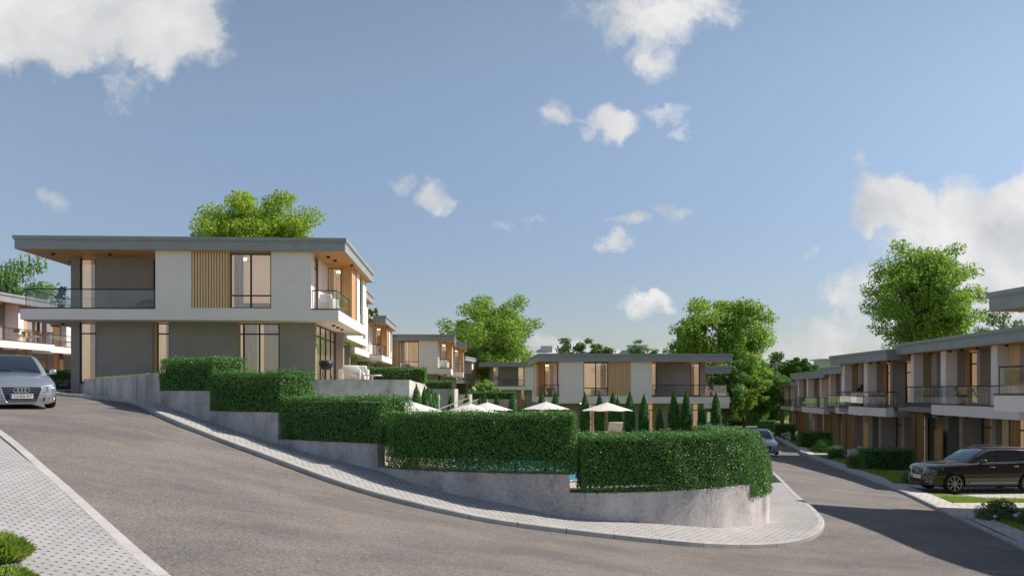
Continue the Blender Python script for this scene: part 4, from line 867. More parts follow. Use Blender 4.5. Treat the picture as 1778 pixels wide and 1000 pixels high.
tree('broadleaf_tree', 'big round tree behind the roofs of the right row', px(1604, 80), 80, -4.6, 14.0, 7.6, 5.9, 6.6, 60000, .25, seed=48, ncl=200, group=BT, cl=.175, trunk=.45, rough=.05)
tree('broadleaf_tree', 'sparse pale tree between the right roofs, beside the big round tree', px(1742, 96), 96, -5, 9.4, 7.0, 3.6, 3.0, 3800, .26, 'leaf_far', seed=6, ncl=34, group=BT, sparse=.8)
tree('broadleaf_tree', 'pale pointed tree peeking over the left part of the central roof', px(996, 165), 165, -4, 10.8, 6.5, 3.6, 5.0, 9000, .42, 'leaf_far', seed=7, ncl=60, cl=.26, group=BT)
tree('broadleaf_tree', 'small double topped pale tree over the centre of the central roof', px(1042, 165), 165, -4, 9.3, 6.0, 2.9, 3.8, 7000, .42, 'leaf_far', seed=8, ncl=44, cl=.27, group=BT)
tree('broadleaf_tree', 'thin tree before the pale cabin on the far roof', px(1108, 165), 165, -4, 9.8, 6.5, 2.7, 3.6, 4000, .38, 'leaf_tree_dark', seed=9, ncl=44, cl=.26, group=BT, sparse=.7)
tree('broadleaf_tree', 'low bush like tree just left of the large tree behind the central villa', px(1150, 150), 150, -5, 7.9, 4.5, 2.6, 3.4, 4500, .36, 'leaf_tree_dark', seed=10, ncl=40, cl=.27, group=BT, sparse=.8)
DT = 'darker trees closing the end of the lower road'
for i, (p, d, tp, rx, rz, m, lb) in enumerate([
    (1262, 112, 4.0, 3.4, 4.2, 'leaf_tree_dark', 'low dark tree right beside the end of the central villa'),
    (1292, 118, 5.4, 3.8, 5.2, 'leaf_tree', 'light green low tree in front of the large tree, left of the far road end'),
    (1318, 128, 5.2, 4.4, 5.6, 'leaf_tree_dark', 'dark tree directly above the end of the lower road'),
    (1342, 150, 6.8, 4.2, 6.0, 'leaf_far', 'hazy feathery tree above the end of the right row'),
    (1372, 150, 5.4, 4.0, 5.4, 'leaf_tree_dark', 'dark tree behind the last roofs of the right row'),
    (1388, 146, 5.9, 1.9, 3.0, 'leaf_tree_dark', 'narrow tree top standing up over the last roofs'),
    (1412, 146, 4.6, 2.2, 3.0, 'leaf_tree_dark', 'small tree top right of the narrow one over the last roofs'),
    (1280, 140, 1.2, 4.6, 4.4, 'leaf_tree_dark', 'low dark growth left of the far road end, under the light green tree'),
    (1308, 150, 1.8, 5.0, 4.6, 'leaf_tree_dark', 'low dark growth closing the far road end'),
    (1336, 160, 1.6, 5.2, 4.8, 'leaf_tree_dark', 'low dark growth behind the last house of the right row')]):
    tree('broadleaf_tree', lb, px(p, d), d, -5.4, tp, tp-rz*.93, rx, rz, 15000, .36, m, seed=60+i, ncl=74, group=DT, trunk=.25, cl=.24)
tree('garden_tree', 'light bushy tree between the white ended villa and the distant villa', px(846, 112), 112, -3, 2.6, .0, 2.0, 2.4, 3500, .28, 'leaf_tree', seed=71, ncl=30, trunk=.12)
tree('garden_tree', 'dark low tree under the slab of the white ended villa', px(826, 108), 108, -3.2, .2, -1.2, 1.7, 1.4, 2200, .26, 'leaf_tree_dark', seed=72, ncl=22, trunk=.1)
tree('roof_plant', 'dark leafy roof plant on the third villa on the left', px(648, 69), 69, 6.4, 6.75, 6.2, .55, .6, 900, .16, 'leaf_tree_dark', seed=73, ncl=14, trunk=.04, cat='plant')

# cypresses: one built, the rest copies
def cypress():
    r = np.random.default_rng(5); root = thing('cypress', 'slim cypress', 'cypress', (0, 0, 0)); n = 3600; H = 3.0
    t = r.uniform(0, 1, n)**.85; z = t*H; prof = .40*np.clip(np.sin(np.pi*np.clip(.16+t*.86, 0, 1)), 0, 1)**.75*(1-.25*t)
    az = r.uniform(0, 2*np.pi, n); rad = prof*(1+.10*np.sin(az*4+z*3)+.07*np.sin(az*7-z*5))*r.uniform(.78, 1.03, n)
    X = np.c_[rad*np.cos(az), rad*np.sin(az), z]; Nn = np.c_[np.cos(az), np.sin(az), np.full(n, .25)]
    global rng
    sv = rng; rng = r; Q = leaf_quads(X, Nn, .10, .45, .45, up=2.5); rng = sv
    quads_mesh('foliage', Q, 'leaf_cypress', root)
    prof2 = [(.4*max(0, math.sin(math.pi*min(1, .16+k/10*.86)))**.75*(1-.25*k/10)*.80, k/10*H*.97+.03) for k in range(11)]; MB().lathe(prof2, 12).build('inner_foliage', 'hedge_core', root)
    MB().tube((0, 0, -.5), (0, 0, .5), .05, .04, 6).build('trunk', 'bark', root); return root
cyp = cypress()
CY = [(940.5, 678.5, 1, 'cypress left of the second parasol from the right, in front of the wood clad loggia'),
      (964, 678.5, 1, 'cypress just right of the loggia of the central villa, second of the row'),
      (990, 701, .72, 'small cypress right of the fourth parasol, under the pale wall'),
      (1015.5, 680.6, 1, 'cypress touching the left rim of the rightmost parasol, before the big window'),
      (1041, 682, 1, 'cypress behind the rightmost parasol, just left of its tip'),
      (1064, 679.5, 1, 'taller of the close pair of cypresses right of the parasol tip'),
      (1072, 689, .95, 'shorter of the close pair of cypresses under the slat screen'),
      (1093.5, 679.5, 1, 'cypress at the right rim of the rightmost parasol'),
      (1118, 684, 1.02, 'cypress standing alone right of the rightmost parasol, before the lit door'),
      (1145, 703, .75, 'short cypress between the lit door and the grey wall'),
      (1170, 678.5, 1.08, 'tallest cypress in the right half of the row'),
      (1191.5, 678.5, 1.1, 'wide cypress left of the lit corner window of the central villa'),
      (1218, 701, .78, 'short cypress before the lit corner window of the central villa'),
      (1243, 680.6, 1.06, 'last cypress at the right end of the row beside the hedge')]
CG = 'slim cypresses around the pool garden'
first = True
for i, (p, ty, s, lb) in enumerate(CY):
    d = 54; zt = (678-ty)/1500*d; hh = 2.75*s if s > .9 else 2.3; sc = (1.0*s, 1.0*s, (hh)/3.0)
    if first: cyp.location = (px(p, d), d, zt-hh); cyp.scale = sc; cyp['label'] = lb; cyp['group'] = CG; first = False
    else: copy_tree(cyp, None, lb, (px(p, d), d, zt-hh), i*1.3, sc)
CY2 = [(783, 684, 62, .78, 'small cypress before the second garden wall, left of the wall end'), (810, 682, 64, .8, 'small cypress at the head of the garden steps'), (833, 688, 60, .9, 'left cypress of the pair behind the parasol tips, lower one'),
       (840, 678, 61, 1.05, 'right cypress of the pair between the two nearest parasol tips'), (862.5, 683, 60, .95, 'cypress right of the third parasol tip'), (890, 681, 58, 1.05, 'cypress alone before the grey wall, between the third and fourth parasols'), (913, 700, 58, .8, 'low cypress left of the fourth parasol')]
for i, (p, ty, d, s, lb) in enumerate(CY2):
    zt = (678-ty)/1500*d; hh = 2.6*s; copy_tree(cyp, None, lb, (px(p, d), d, zt-hh), i*.9, (s*1.05, s*1.05, hh/3.0))
CY3 = [(723, 667, 41, 'leftmost cypress of the bright cluster below the pale terrace wall'), (737, 671, 42, 'second cypress of the bright cluster below the terrace wall'), (743, 668, 43.5, 'tallest cypress in the middle of the bright cluster'),
       (750, 675, 45, 'fourth cypress of the bright cluster, by the thin lamp post'), (756, 681, 46.5, 'rightmost and lowest cypress of the bright cluster')]
for i, (p, ty, d, lb) in enumerate(CY3):
    zt = (678-ty)/1500*d; hh = 2.4; copy_tree(cyp, None, lb, (px(p, d), d, zt-hh), i*1.7, (.88, .88, hh/3.0))

# ------------------------------------------------------------------ parasols
def parasol():
    r = thing('parasol', 'p', 'parasol', (0, 0, 0)); n = 8; W_ = 1.42; zr = 1.92; za = 2.36
    vs = [(0, 0, za)]; fs = []
    for i in range(n):
        t = 2*math.pi*(i+.5)/n; vs.append((W_*math.cos(t), W_*math.sin(t), zr))
    for i in range(n):
        t0 = 2*math.pi*(i+.5)/n; t = t0+math.pi/n; vs.append((W_*.955*math.cos(t)*math.cos(math.pi/n)*1.02, W_*.955*math.sin(t)*math.cos(math.pi/n)*1.02, zr+.035))
    for i in range(n): fs += [(0, 1+i, 1+n+i), (0, 1+n+i, 1+(i+1) % n)]
    b = MB().add(vs, fs); c = b.build('canopy', 'canopy_cloth', r)
    s = c.modifiers.new('s', 'SOLIDIFY'); s.thickness = .012
    MB().lathe([(.001, za+.16), (.018, za+.15), (.012, za+.06), (.03, za), (.03, za-.04)], 8).build('finial', 'white_metal', r)
    MB().tube((0, 0, 0), (0, 0, za), .028, .028, 10).build('pole', 'furniture_wood', r)
    rb = MB()
    for i in range(n):
        t = 2*math.pi*(i+.5)/n; rb.tube((0, 0, za-.06), (W_*.97*math.cos(t), W_*.97*math.sin(t), zr+.01), .010, .008, 4)
    rb.build('rib_frame', 'furniture_wood', r); MB().lathe([(.001, .07), (.28, .06), (.30, .0)], 16).build('base', 'stone_dark', r)
    return r
pa = parasol()
PR = [(1054, 45.6, 'rightmost cream parasol, its pole seen above the hedge'), (948, 50, 'cream parasol standing alone left of the rightmost one'), (846, 47.5, 'cream parasol half behind another one, with the tip further right'),
      (817, 42.5, 'wide cream parasol whose tip stands next to the hand rail of the steps'), (713, 34.5, 'nearest cream parasol, only its sloping right half showing beside the hedge')]
for i, (p, d, lb) in enumerate(PR):
    z = -3.0 if i != 4 else -2.95
    if i == 0: pa.location = (px(p, d), d, z); pa['label'] = lb; pa['group'] = 'cream parasols round the pool'
    else: copy_tree(pa, None, lb, (px(p, d), d, z), .2*i, (1.0, 1.0, 1.0) if i != 4 else (1.15, 1.15, 1.07))
def sunbed(x, y, z, rz, label):
    r = thing('sun_lounger', label, 'sun lounger', (x, y, z), rz, 'sun loungers by the pool')
    MB().rbox(-.34, .34, -1.0, .35, .24, .34, .03).build('mattress', 'cushion', r)
    b = MB().rbox(-.34, .34, 0, .75, 0, .10, .03); b.xf(Matrix.Translation((0, .34, .26)) @ Matrix.Rotation(R(48), 4, 'X')); b.build('backrest', 'cushion', r)
    f = MB(); f.box(-.34, .34, -.98, .6, .18, .235); f.build('frame', 'furniture_wood', r)
    for sx in (-1, 1):
        for sy in (-.9, .5): MB().box(sx*.30-.025, sx*.30+.025, sy-.025, sy+.025, 0, .18).build('leg', 'furniture_wood', r)
sunbed(px(1066, 42.2), 42.2, -3.0+.62, R(180), 'cream sun lounger under the rightmost parasol, just above the hedge')
slab_poly('sun_platform', [(3.2, 40.6), (6.6, 40.6), (6.6, 47.2), (3.2, 47.2)], -3.0, -2.39, 'travertine', kind='structure')
pa.location.z = -2.98
# steps handrail and lamp post
hr = thing('handrail', 'grey metal handrail climbing the garden steps behind the parasols', 'handrail', (px(762, 50), 50, -1.62)); a = Vector((0, 0, 0)); e_ = Vector((px(815, 62)-px(762, 50), 12, .56))
for k in range(2):
    b = MB(); o = Vector((.9*k, 0, .0)); b.tube(a+o+Vector((0, 0, .55)), e_+o+Vector((0, 0, .55)), .035, .035, 8); b.tube(a+o+Vector((0, 0, .25)), e_+o+Vector((0, 0, .25)), .02, .02, 6)
    for t in (0, .33, .66, 1): p = a.lerp(e_, t)+o; b.tube(p-Vector((0, 0, .5)), p+Vector((0, 0, .55)), .018, .018, 6)
    b.build('rail', 'pole_metal', hr)
st = MB()
for k in range(14):
    t = k/14; p = a.lerp(e_, t); st.box(p.x+.05, p.x+.85, p.y, p.y+1.3, p.z-1.8, p.z-.35)
tag(st.build('garden_steps', 'concrete_light'), 'pale concrete garden steps between the handrails', 'steps').location = hr.location
for q, lb in ((748, 'thin white post in the bright cypress cluster, left one'), (762, 'thin white post at the foot of the garden steps')):
    o = thing('garden_lamp', lb, 'lamp', (px(q, 44), 44, -3.0)); MB().tube((0, 0, 0), (0, 0, 2.55), .03, .03, 8).build('post', 'white_metal', o); MB().tube((0, 0, 2.55), (0, 0, 2.8), .05, .05, 10).build('lamp_head', 'white_metal', o)

# ------------------------------------------------------------------ furniture
def armchair(x, y, z, rz, label, w_=.85, group='white terrace armchairs'):
    r = thing('armchair', label, 'armchair', (x, y, z), rz, group)
    MB().rbox(-w_/2, w_/2, -.4, .4, .10, .42, .05).build('seat', 'cushion', r); MB().rbox(-w_/2, w_/2, .22, .42, .38, .80, .06).build('backrest', 'white_metal', r)
    for s in (-1, 1): MB().rbox(s*w_/2-.08, s*w_/2+.08, -.42, .42, .08, .62, .05).build('armrest', 'white_metal', r)
armchair(px(607, 44), 44, .475, R(200), 'white armchair on the terrace, left one by the pier of the villa')
armchair(px(622.5, 44.6), 44.6, .475, R(185), 'white armchair on the terrace, right one before the dark hedge', .9)
t = thing('coffee_table', 'low round white table on the terrace in front of the dark hedge', 'table', (px(646, 43), 43, .475)); MB().tube((0, 0, .26), (0, 0, .31), .48, .48, 20).build('tabletop', 'white_metal', t); MB().tube((0, 0, 0), (0, 0, .26), .07, .07, 10).build('leg', 'white_metal', t)
t = thing('garden_lantern', 'small white lantern on the terrace right of the armchairs', 'lantern', (px(631, 43.5), 43.5, .475)); MB().lathe([(.13, 0), (.14, .12), (.11, .3), (.04, .42), (.001, .45)], 14).build('body', 'white_metal', t); MB().tube((0, 0, .44), (0, 0, .54), .012, .012, 6).build('ring', 'white_metal', t)
t = thing('barbecue', 'black barbecue with lid on stand before the glazed side of the villa', 'barbecue', (px(566, 42.2), 42.2, .475)); MB().lathe([(.001, .52), (.22, .56), (.33, .72), (.34, .80)], 18).build('bowl', 'black_metal', t); MB().lathe([(.345, .81), (.34, .95), (.26, 1.0), (.001, 1.0)], 18).build('lid', 'black_metal', t)
for k in range(3): MB().tube((.18*math.cos(k*2.1), .18*math.sin(k*2.1), .6), (.32*math.cos(k*2.1), .32*math.sin(k*2.1), 0), .018, .018, 6).build('leg', 'black_metal', t)
def potted(x, y, z, h, label, pot='stone_dark', m='leaf_house', pr=.16, n=130, leaf=.16, wd=.28):
    r = thing('potted_plant', label, 'plant', (x, y, z)); MB().lathe([(.001, 0), (pr*.75, 0), (pr, pr*2), (pr*.9, pr*2), (pr*.85, pr*1.8), (.001, pr*1.8)], 14).build('pot', pot, r)
    g = np.random.default_rng(int(abs(x*100))+3); q = g.normal(size=(n, 3)); q /= np.linalg.norm(q, axis=1)[:, None]; X = q*np.array([wd, wd, (h-pr*2)*.5])*g.uniform(.3, 1, (n, 1)); X[:, 2] += pr*2+(h-pr*2)*.5
    global rng
    sv = rng; rng = g; Q = leaf_quads(X, q+np.array([0, 0, .4]), leaf, .5, .5); rng = sv; quads_mesh('foliage', Q, m, r)
    b = MB(); b.tube((0, 0, pr*1.7), (0, 0, h*.85), .015, .01, 5)
    for k in range(5): a = k*1.3; b.tube((0, 0, h*(.35+.1*k)), (wd*.7*math.cos(a), wd*.7*math.sin(a), h*(.5+.1*k)), .008, .005, 4)
    b.build('stem', 'bark', r); return r
def bal(hx_, u, v): return hx_.root.matrix_basis @ Vector((hx_.U(u), v, 3.43))
def table_set(name_, loc, rz, what):
    """small table and two chairs, each a thing"""
    M_ = Matrix.Translation(loc) @ Matrix.Rotation(rz, 4, 'Z')
    t = thing('balcony_table', 'wooden table '+what, 'table', loc, rz, 'balcony tables'); MB().rbox(-.55, .55, -.38, .38, .70, .74, .015).build('tabletop', 'furniture_wood', t)
    for sx in (-1, 1):
        b = MB(); b.tube((sx*.38, -.28, 0), (sx*.30, 0, .70), .028, .028, 6); b.tube((sx*.38, .28, 0), (sx*.30, 0, .70), .028, .028, 6); b.build('leg', 'furniture_wood', t)
    for k, (sx, nm) in enumerate(((-1, 'left'), (1, 'right'))):
        p = M_ @ Vector((sx*.95, 0, 0)); c = thing('balcony_chair', 'chair at the %s end of the table %s' % (nm, what), 'chair', p, rz+(R(90) if sx < 0 else R(-90)), 'balcony chairs')
        MB().rbox(-.24, .24, -.24, .24, .42, .48, .02).build('seat', 'cushion', c); MB().rbox(-.24, .24, .20, .25, .60, .86, .02).build('backrest', 'furniture_wood', c)
        for ax in (-1, 1):
            for ay in (-1, 1): MB().tube((ax*.21, ay*.21, 0), (ax*.21, ay*.21, .42 if ay < 0 else .66), .014, .014, 5).build('leg', 'white_metal', c)
def loc_of(hobj, u, v, w=3.47):
    from math import cos, sin
    r = hobj.root; a = r.rotation_euler[2]; x = hobj.U(u); return (r.location.x+x*cos(a)-v*sin(a), r.location.y+x*sin(a)+v*cos(a), r.location.z+w)
HB = townhouse_list
table_set('t', loc_of(HB[1], 6.6, .95), HB[1].root.rotation_euler[2], 'on the balcony behind the dark car')
table_set('t', loc_of(HB[2], 5.4, .85), HB[2].root.rotation_euler[2], 'above the white sofas')
table_set('t', loc_of(HB[7], 11.2, .5), HB[7].root.rotation_euler[2], 'above the silver car')
table_set('t', loc_of(V['m3'], 1.0, 1.1), .1, 'right of the central villa')
l = loc_of(V['main'], 13.75, 1.3, 3.43); armchair(*l, R(170), 'wicker armchair with patterned cushions in the corner loggia of the largest villa', .6, 'loggia armchairs')
l = loc_of(V['u5'], 13.75, 1.3, 3.43); armchair(*l, R(170), 'pale armchair in the corner loggia of the villa above the second dark hedge', .6, 'loggia armchairs')
l = loc_of(V['main'], 1.02, 1.75, 3.43); potted(*l, 1.40, 'tall leafy plant in a dark pot on the long terrace of the largest villa', n=110, leaf=.24, pr=.17)
l = loc_of(V['main'], .58, 2.1, 3.43); t = thing('side_table', 'small black metal side table next to the tall terrace plant', 'table', l); MB().tube((0, 0, .48), (0, 0, .5), .24, .24, 14).build('tabletop', 'black_metal', t)
for k in range(3): MB().tube((.2*math.cos(k*2.1), .2*math.sin(k*2.1), 0), (.2*math.cos(k*2.1), .2*math.sin(k*2.1), .48), .012, .012, 5).build('leg', 'black_metal', t)
l = loc_of(V['m1'], 1.05, 1.4, 3.43); potted(*l, 1.3, 'tall plant on the terrace at the right end of the central villa', n=80, leaf=.22)
l = loc_of(V['m1'], 13.7, 1.6, 3.43); potted(*l, .8, 'bushy dark plant in the left loggia of the central villa', n=150, leaf=.2, wd=.4)
l = loc_of(V['main'], 5.25, 1.5, 3.45); t = thing('planter', 'long dark planter with bushy plants at the right end of the long terrace', 'planter', l, T0)
MB().rbox(-.55, .55, -.2, .2, 0, .36, .02).build('planter_box', 'stone_dark', t)
gq = np.random.default_rng(77); q_ = gq.normal(size=(700, 3)); q_ /= np.linalg.norm(q_, axis=1)[:, None]; X_ = q_*np.array([.55, .25, .22])*gq.uniform(.3, 1, (700, 1)); X_[:, 2] = np.abs(X_[:, 2])+.34; quads_mesh('foliage', leaf_quads(X_, q_, .10, .6, .5), 'leaf_shrub', t)
l = loc_of(HB[1], 6.9, .45, 3.43); potted(*l, .6, 'round green plant under the balcony table behind the dark car', n=150, leaf=.13, wd=.3, m='leaf_shrub')
l = loc_of(HB[2], 3.6, .6, 3.43); potted(*l, 1.45, 'large dark plant on the balcony above the white sofas', n=190, leaf=.2, wd=.38)
l = loc_of(HB[3], 8.5, 1.2, 3.43); potted(*l, 1.3, 'dark plant behind the pale planter box of the far balcony', n=140, leaf=.22, wd=.35)
def sofa(x, y, z, rz, L_, label):
    r = thing('garden_sofa', label, 'sofa', (x, y, z), rz, 'white garden sofas')
    for k in range(2): MB().rbox(-L_/2+k*L_/2+.01, -L_/2+(k+1)*L_/2-.01, -.38, .30, .28, .46, .04).build('seat_cushion', 'cushion', r); MB().rbox(-L_/2+k*L_/2+.01, -L_/2+(k+1)*L_/2-.01, .2, .38, .46, .80, .05).build('back_cushion', 'cushion', r)
    b = MB(); b.box(-L_/2-.06, L_/2+.06, -.4, .42, .20, .27); b.box(-L_/2-.06, -L_/2-.01, -.4, .42, .27, .6); b.box(L_/2+.01, L_/2+.06, -.4, .42, .27, .6); b.build('frame', 'white_metal', r)
    for sx in (-1, 1):
        for sy in (-1, 1): MB().box(sx*L_/2-.03, sx*L_/2+.03, sy*.36-.03, sy*.36+.03, 0, .20).build('leg', 'white_metal', r)
pv = slab_poly('patio', [(19.2, 46.3), (24.5, 46.6), (24.5, 57.3), (19.6, 57.3)], -4.9, -4.33, 'pavers_drive', kind='structure')
sofa(21.75, 54.1, -4.33, R(-90), 1.7, 'white sofa under the balcony, left one, facing the road'); sofa(21.95, 51.3, -4.33, R(178), 1.9, 'white sofa under the balcony, right one nearer the column')
slab_poly('patio', [(25.2, 61), (30, 61), (30, 73), (26.2, 73)], -5.4, -4.6, 'pavers_drive', kind='structure')
sofa(px(1409, 74), 74.0, g1(25.6, 74)+.09, R(180), 1.9, 'distant white sofa beside the wooden column of the planter box house')
slab_poly('patio', [(px(1640, 30.5), 29.9), (40, 29.9), (40, 35.6), (15.8, 35.6)], -4.4, -3.78, 'pavers_drive', kind='structure')

# ------------------------------------------------------------------ shrubs and flowers
def shrub(name, label, x, y, z, rx, rz, n=2600, leaf=.09, m='leaf_shrub', flowers=0, fm='petal', fr=.09, group=None, seed=1, cat='shrub'):
    r = np.random.default_rng(seed); root = thing(name, label, cat, (x, y, z), 0, group); nc = 26; d = r.normal(size=(nc, 3)); d[:, 2] = np.abs(d[:, 2]); d /= np.linalg.norm(d, axis=1)[:, None]
    C = d*np.array([rx, rx*.9, rz])*r.uniform(.45, .85, (nc, 1)); k = r.integers(0, nc, n); q = r.normal(size=(n, 3)); q /= np.linalg.norm(q, axis=1)[:, None]
    X = C[k]+q*r.uniform(.2, 1, (n, 1))**.5*min(rx, rz)*.36; X = X[X[:, 2] > .01]; 
    global rng
    sv = rng; rng = r; Q = leaf_quads(X, X/np.linalg.norm(X, axis=1)[:, None]+np.array([0, 0, .3]), leaf, .8, .5); quads_mesh('foliage', Q, m, root)
    for i in range(flowers):
        v = r.normal(size=3); v[2] = abs(v[2])*.8+.15; v /= np.linalg.norm(v); c = v*np.array([rx, rx, rz])*r.uniform(.86, 1.04); qq = r.normal(size=(70, 3)); qq /= np.linalg.norm(qq, axis=1)[:, None]
        s = fr*r.uniform(.7, 1.1); F = leaf_quads(c+qq*s*np.array([1, 1, .75]), qq, s*.75, .3, .9); quads_mesh('flower_head', F, fm, root)
    rng = sv
    b = MB()
    for i in range(0, nc, 3): b.tube((0, 0, -.05), tuple(C[i]), .012, .006, 4)
    b.build('stems', 'bark', root); return root
def sp(p, d): x = px(p, d); return x, d, g1(x, d)+.08
x, y, z = sp(1738, 24.2); shrub('hydrangea', 'white flowering hydrangea bush at the right edge, in front of the dark car', x, y, z, .82, .60, 8000, .055, 'leaf_shrub', 26, fr=.055, seed=4)
x, y, z = sp(1790, 23.2); shrub('hydrangea', 'second white hydrangea cut by the right edge of the picture', x, y, z, .62, .55, 4600, .055, 'leaf_shrub', 13, fr=.055, seed=14)
x, y, z = sp(1592, 35.3); shrub('garden_shrub', 'rounded green shrub with a few pink flowers touching the front of the dark car', x, y, z, .62, .80, 3600, .08, 'leaf_hedge', 5, 'petal_pink', .07, seed=5)
x, y, z = sp(1487, 43.4); shrub('garden_shrub', 'green shrub at the left end of the wide low hedge', x, y, z, .55, .95, 2600, .08, 'leaf_shrub', seed=6)
x, y, z = sp(1433, 59.5); shrub('garden_shrub', 'dark round reddish shrub beside the road, left of the light one', x, y, z, 1.05, 1.05, 4500, .09, 'leaf_tree_dark', seed=7)
x, y, z = sp(1452, 52.5); shrub('garden_shrub', 'light yellow green spiky shrub by the right pavement', x, y, z, .58, .75, 3600, .09, 'leaf_shrub', seed=8)
x, y, z = sp(1371, 81.5); shrub('hydrangea', 'small white flower bush before the distant low hedge', x, y, z, .95, .7, 1800, .1, 'leaf_hedge', 24, fr=.13, seed=9)
def tuft(px_, py_, R_, h, n, label, seed):
    """clump of upright blade leaves"""
    r = np.random.default_rng(seed); x, y, z = og(px_, py_, .02); root = thing('ground_shrub', label, 'shrub', (x, y, z)); a = r.uniform(0, 2*np.pi, n); rad = R_*r.uniform(0, 1, n)**.5
    B = np.c_[rad*np.cos(a), rad*np.sin(a), h*.55*r.uniform(0, 1, n)*(1-(rad/R_)**2)]; L_ = h*r.uniform(.28, .55, n); out = np.c_[np.cos(a), np.sin(a)]*((rad/R_)*.8)[:, None]+r.normal(0, .35, (n, 2))
    D = np.c_[out, np.ones(n)]; D /= np.linalg.norm(D, axis=1)[:, None]; T = B+D*L_[:, None]; S_ = np.cross(D, r.normal(size=(n, 3))); S_ /= np.linalg.norm(S_, axis=1)[:, None]; wv = (.011+.007*r.random(n))[:, None]; M1 = B+D*L_[:, None]*.5; T[:, 2] -= .02
    quads_mesh('foliage', np.stack([B, M1+S_*wv, T, M1-S_*wv], axis=1), 'grass_blade', root)
    b = MB()
    for k in range(9): q = k*.7; b.tube((0, 0, -.02), (R_*.5*math.cos(q), R_*.5*math.sin(q), h*.5), .008, .005, 4)
    b.build('stems', 'bark', root)
tuft(-12, 972, .30, .38, 4500, 'bright green leafy tuft at the left edge of the pavement, upper one', 21)
tuft(14, 1014, .21, .23, 3200, 'bright green leafy tuft in the bottom left corner, lower one', 22)
sto = MB(); sto.rbox(-.40, .16, -.10, .10, -.03, .035, .015); o = sto.build('paving_stone', 'stone_dark'); o.location = og(6, 988, .02); o.rotation_euler = (0, 0, .25); tag(o, 'dark flat stone between the two bright green tufts', 'stone')
for px__, d__, rx__, rz__, mm_, lb_ in ((1655, 36.4, .55, .7, 'leaf_hedge', 'green shrub behind the bonnet of the dark car'),):
    x, y, z = sp(px__, d__); shrub('garden_shrub', lb_, x, y, z, rx__, rz__, 1800, .07, mm_, seed=int(px__))
# grass tufts on the verges
def grass_patch(poly, zf, n, size, label=None):
    r = np.random.default_rng(len(poly)*7+n); xs = [p[0] for p in poly]; ys = [p[1] for p in poly]; P = []
    X = r.uniform(min(xs), max(xs), n*3); Y = r.uniform(min(ys), max(ys), n*3); ins = np.zeros(len(X), bool); j = len(poly)-1
    for i in range(len(poly)):
        c = (np.array(poly[i][1]) > Y) != (poly[j][1] > Y); ins ^= c & (X < (poly[j][0]-poly[i][0])*(Y-poly[i][1])/((poly[j][1]-poly[i][1]) or 1e-9)+poly[i][0]); j = i
    X = X[ins][:n]; Y = Y[ins][:n]; m_ = len(X); Z = zf(X, Y); a = r.uniform(0, 2*np.pi, m_); h = size*r.uniform(.5, 1.3, m_); wv = size*.10
    dx = np.cos(a)*wv; dy = np.sin(a)*wv; lx = r.normal(0, .3, m_)*h; ly = r.normal(0, .3, m_)*h
    Q = np.stack([np.c_[X-dx, Y-dy, Z], np.c_[X+dx, Y+dy, Z], np.c_[X+lx+dx*.3, Y+ly+dy*.3, Z+h], np.c_[X+lx-dx*.3, Y+ly-dy*.3, Z+h]], axis=1)
    tag(quads_mesh('grass', Q, 'grass_blade'), kind='stuff')
Gz = lambda X, Y: G(X, Y)+.08
RP = lambda y: float(np.interp(y, Rp1[:, 1], Rp1[:, 0]))
grass_patch([(RP(20), 20), (RP(25.6), 25.6), (19, 25.6), (17, 20)], Gz, 26000, .09)
grass_patch([(RP(28.6), 28.4), (RP(29.9), 29.9), (22, 29.9), (22, 28.4)], Gz, 16000, .09)
grass_patch([(RP(33), 35.0), (RP(38), 38), (18, 38), (17, 35.7)], Gz, 9000, .10)
grass_patch([(RP(38), 38), (RP(50), 50), (RP(50)+2.6, 50), (RP(38)+3, 38)], Gz, 16000, .12)
grass_patch([tuple(p) for p in ca]+[(-11.2, 27.2), (-17.8, 38.4)], lambda X, Y: np.full(len(X), .46), 9000, .10)
slab_poly('driveway', [(RP(25.8)+.02, 25.7), (RP(28.3)+.02, 28.35), (24, 28.35), (24, 25.7)], -4.4, float(g1(15, 27)+.115), 'pavers_drive', kind='structure')
slab_poly('garden_path', [(RP(41)+.02, 41), (RP(42.2)+.02, 42.3), (20.8, 42.3), (20.8, 41)], -4.8, float(g1(17.5, 41.6)+.12), 'pavers_drive', kind='structure')
slab_poly('garden_path', [(RP(56)+.02, 56), (RP(57.4)+.02, 57.6), (24, 57.6), (24, 56)], -5, float(g1(20, 56.6)+.12), 'pavers_drive', kind='structure')
# rubble edging by the upper road
r_ = random.Random(4); rw = MB()
for k in range(26):
    x = -31.2+r_.uniform(0, 4.6); z = r_.choice((.0, .22))+r_.uniform(-.05, .05); s = r_.uniform(.16, .26); m_ = Matrix.Translation((x, 58.3+r_.uniform(-.1, .1), z+.3)) @ Matrix.Rotation(r_.uniform(0, 3), 4, Vector((r_.random(), r_.random(), 1)).normalized())
    t_ = MB().rbox(-s, s, -s*.7, s*.7, -s*.6, s*.6, .05).xf(m_); rw.add(t_.v, t_.f)
tag(rw.build('rubble_edging', 'stone_dark'), kind='stuff')

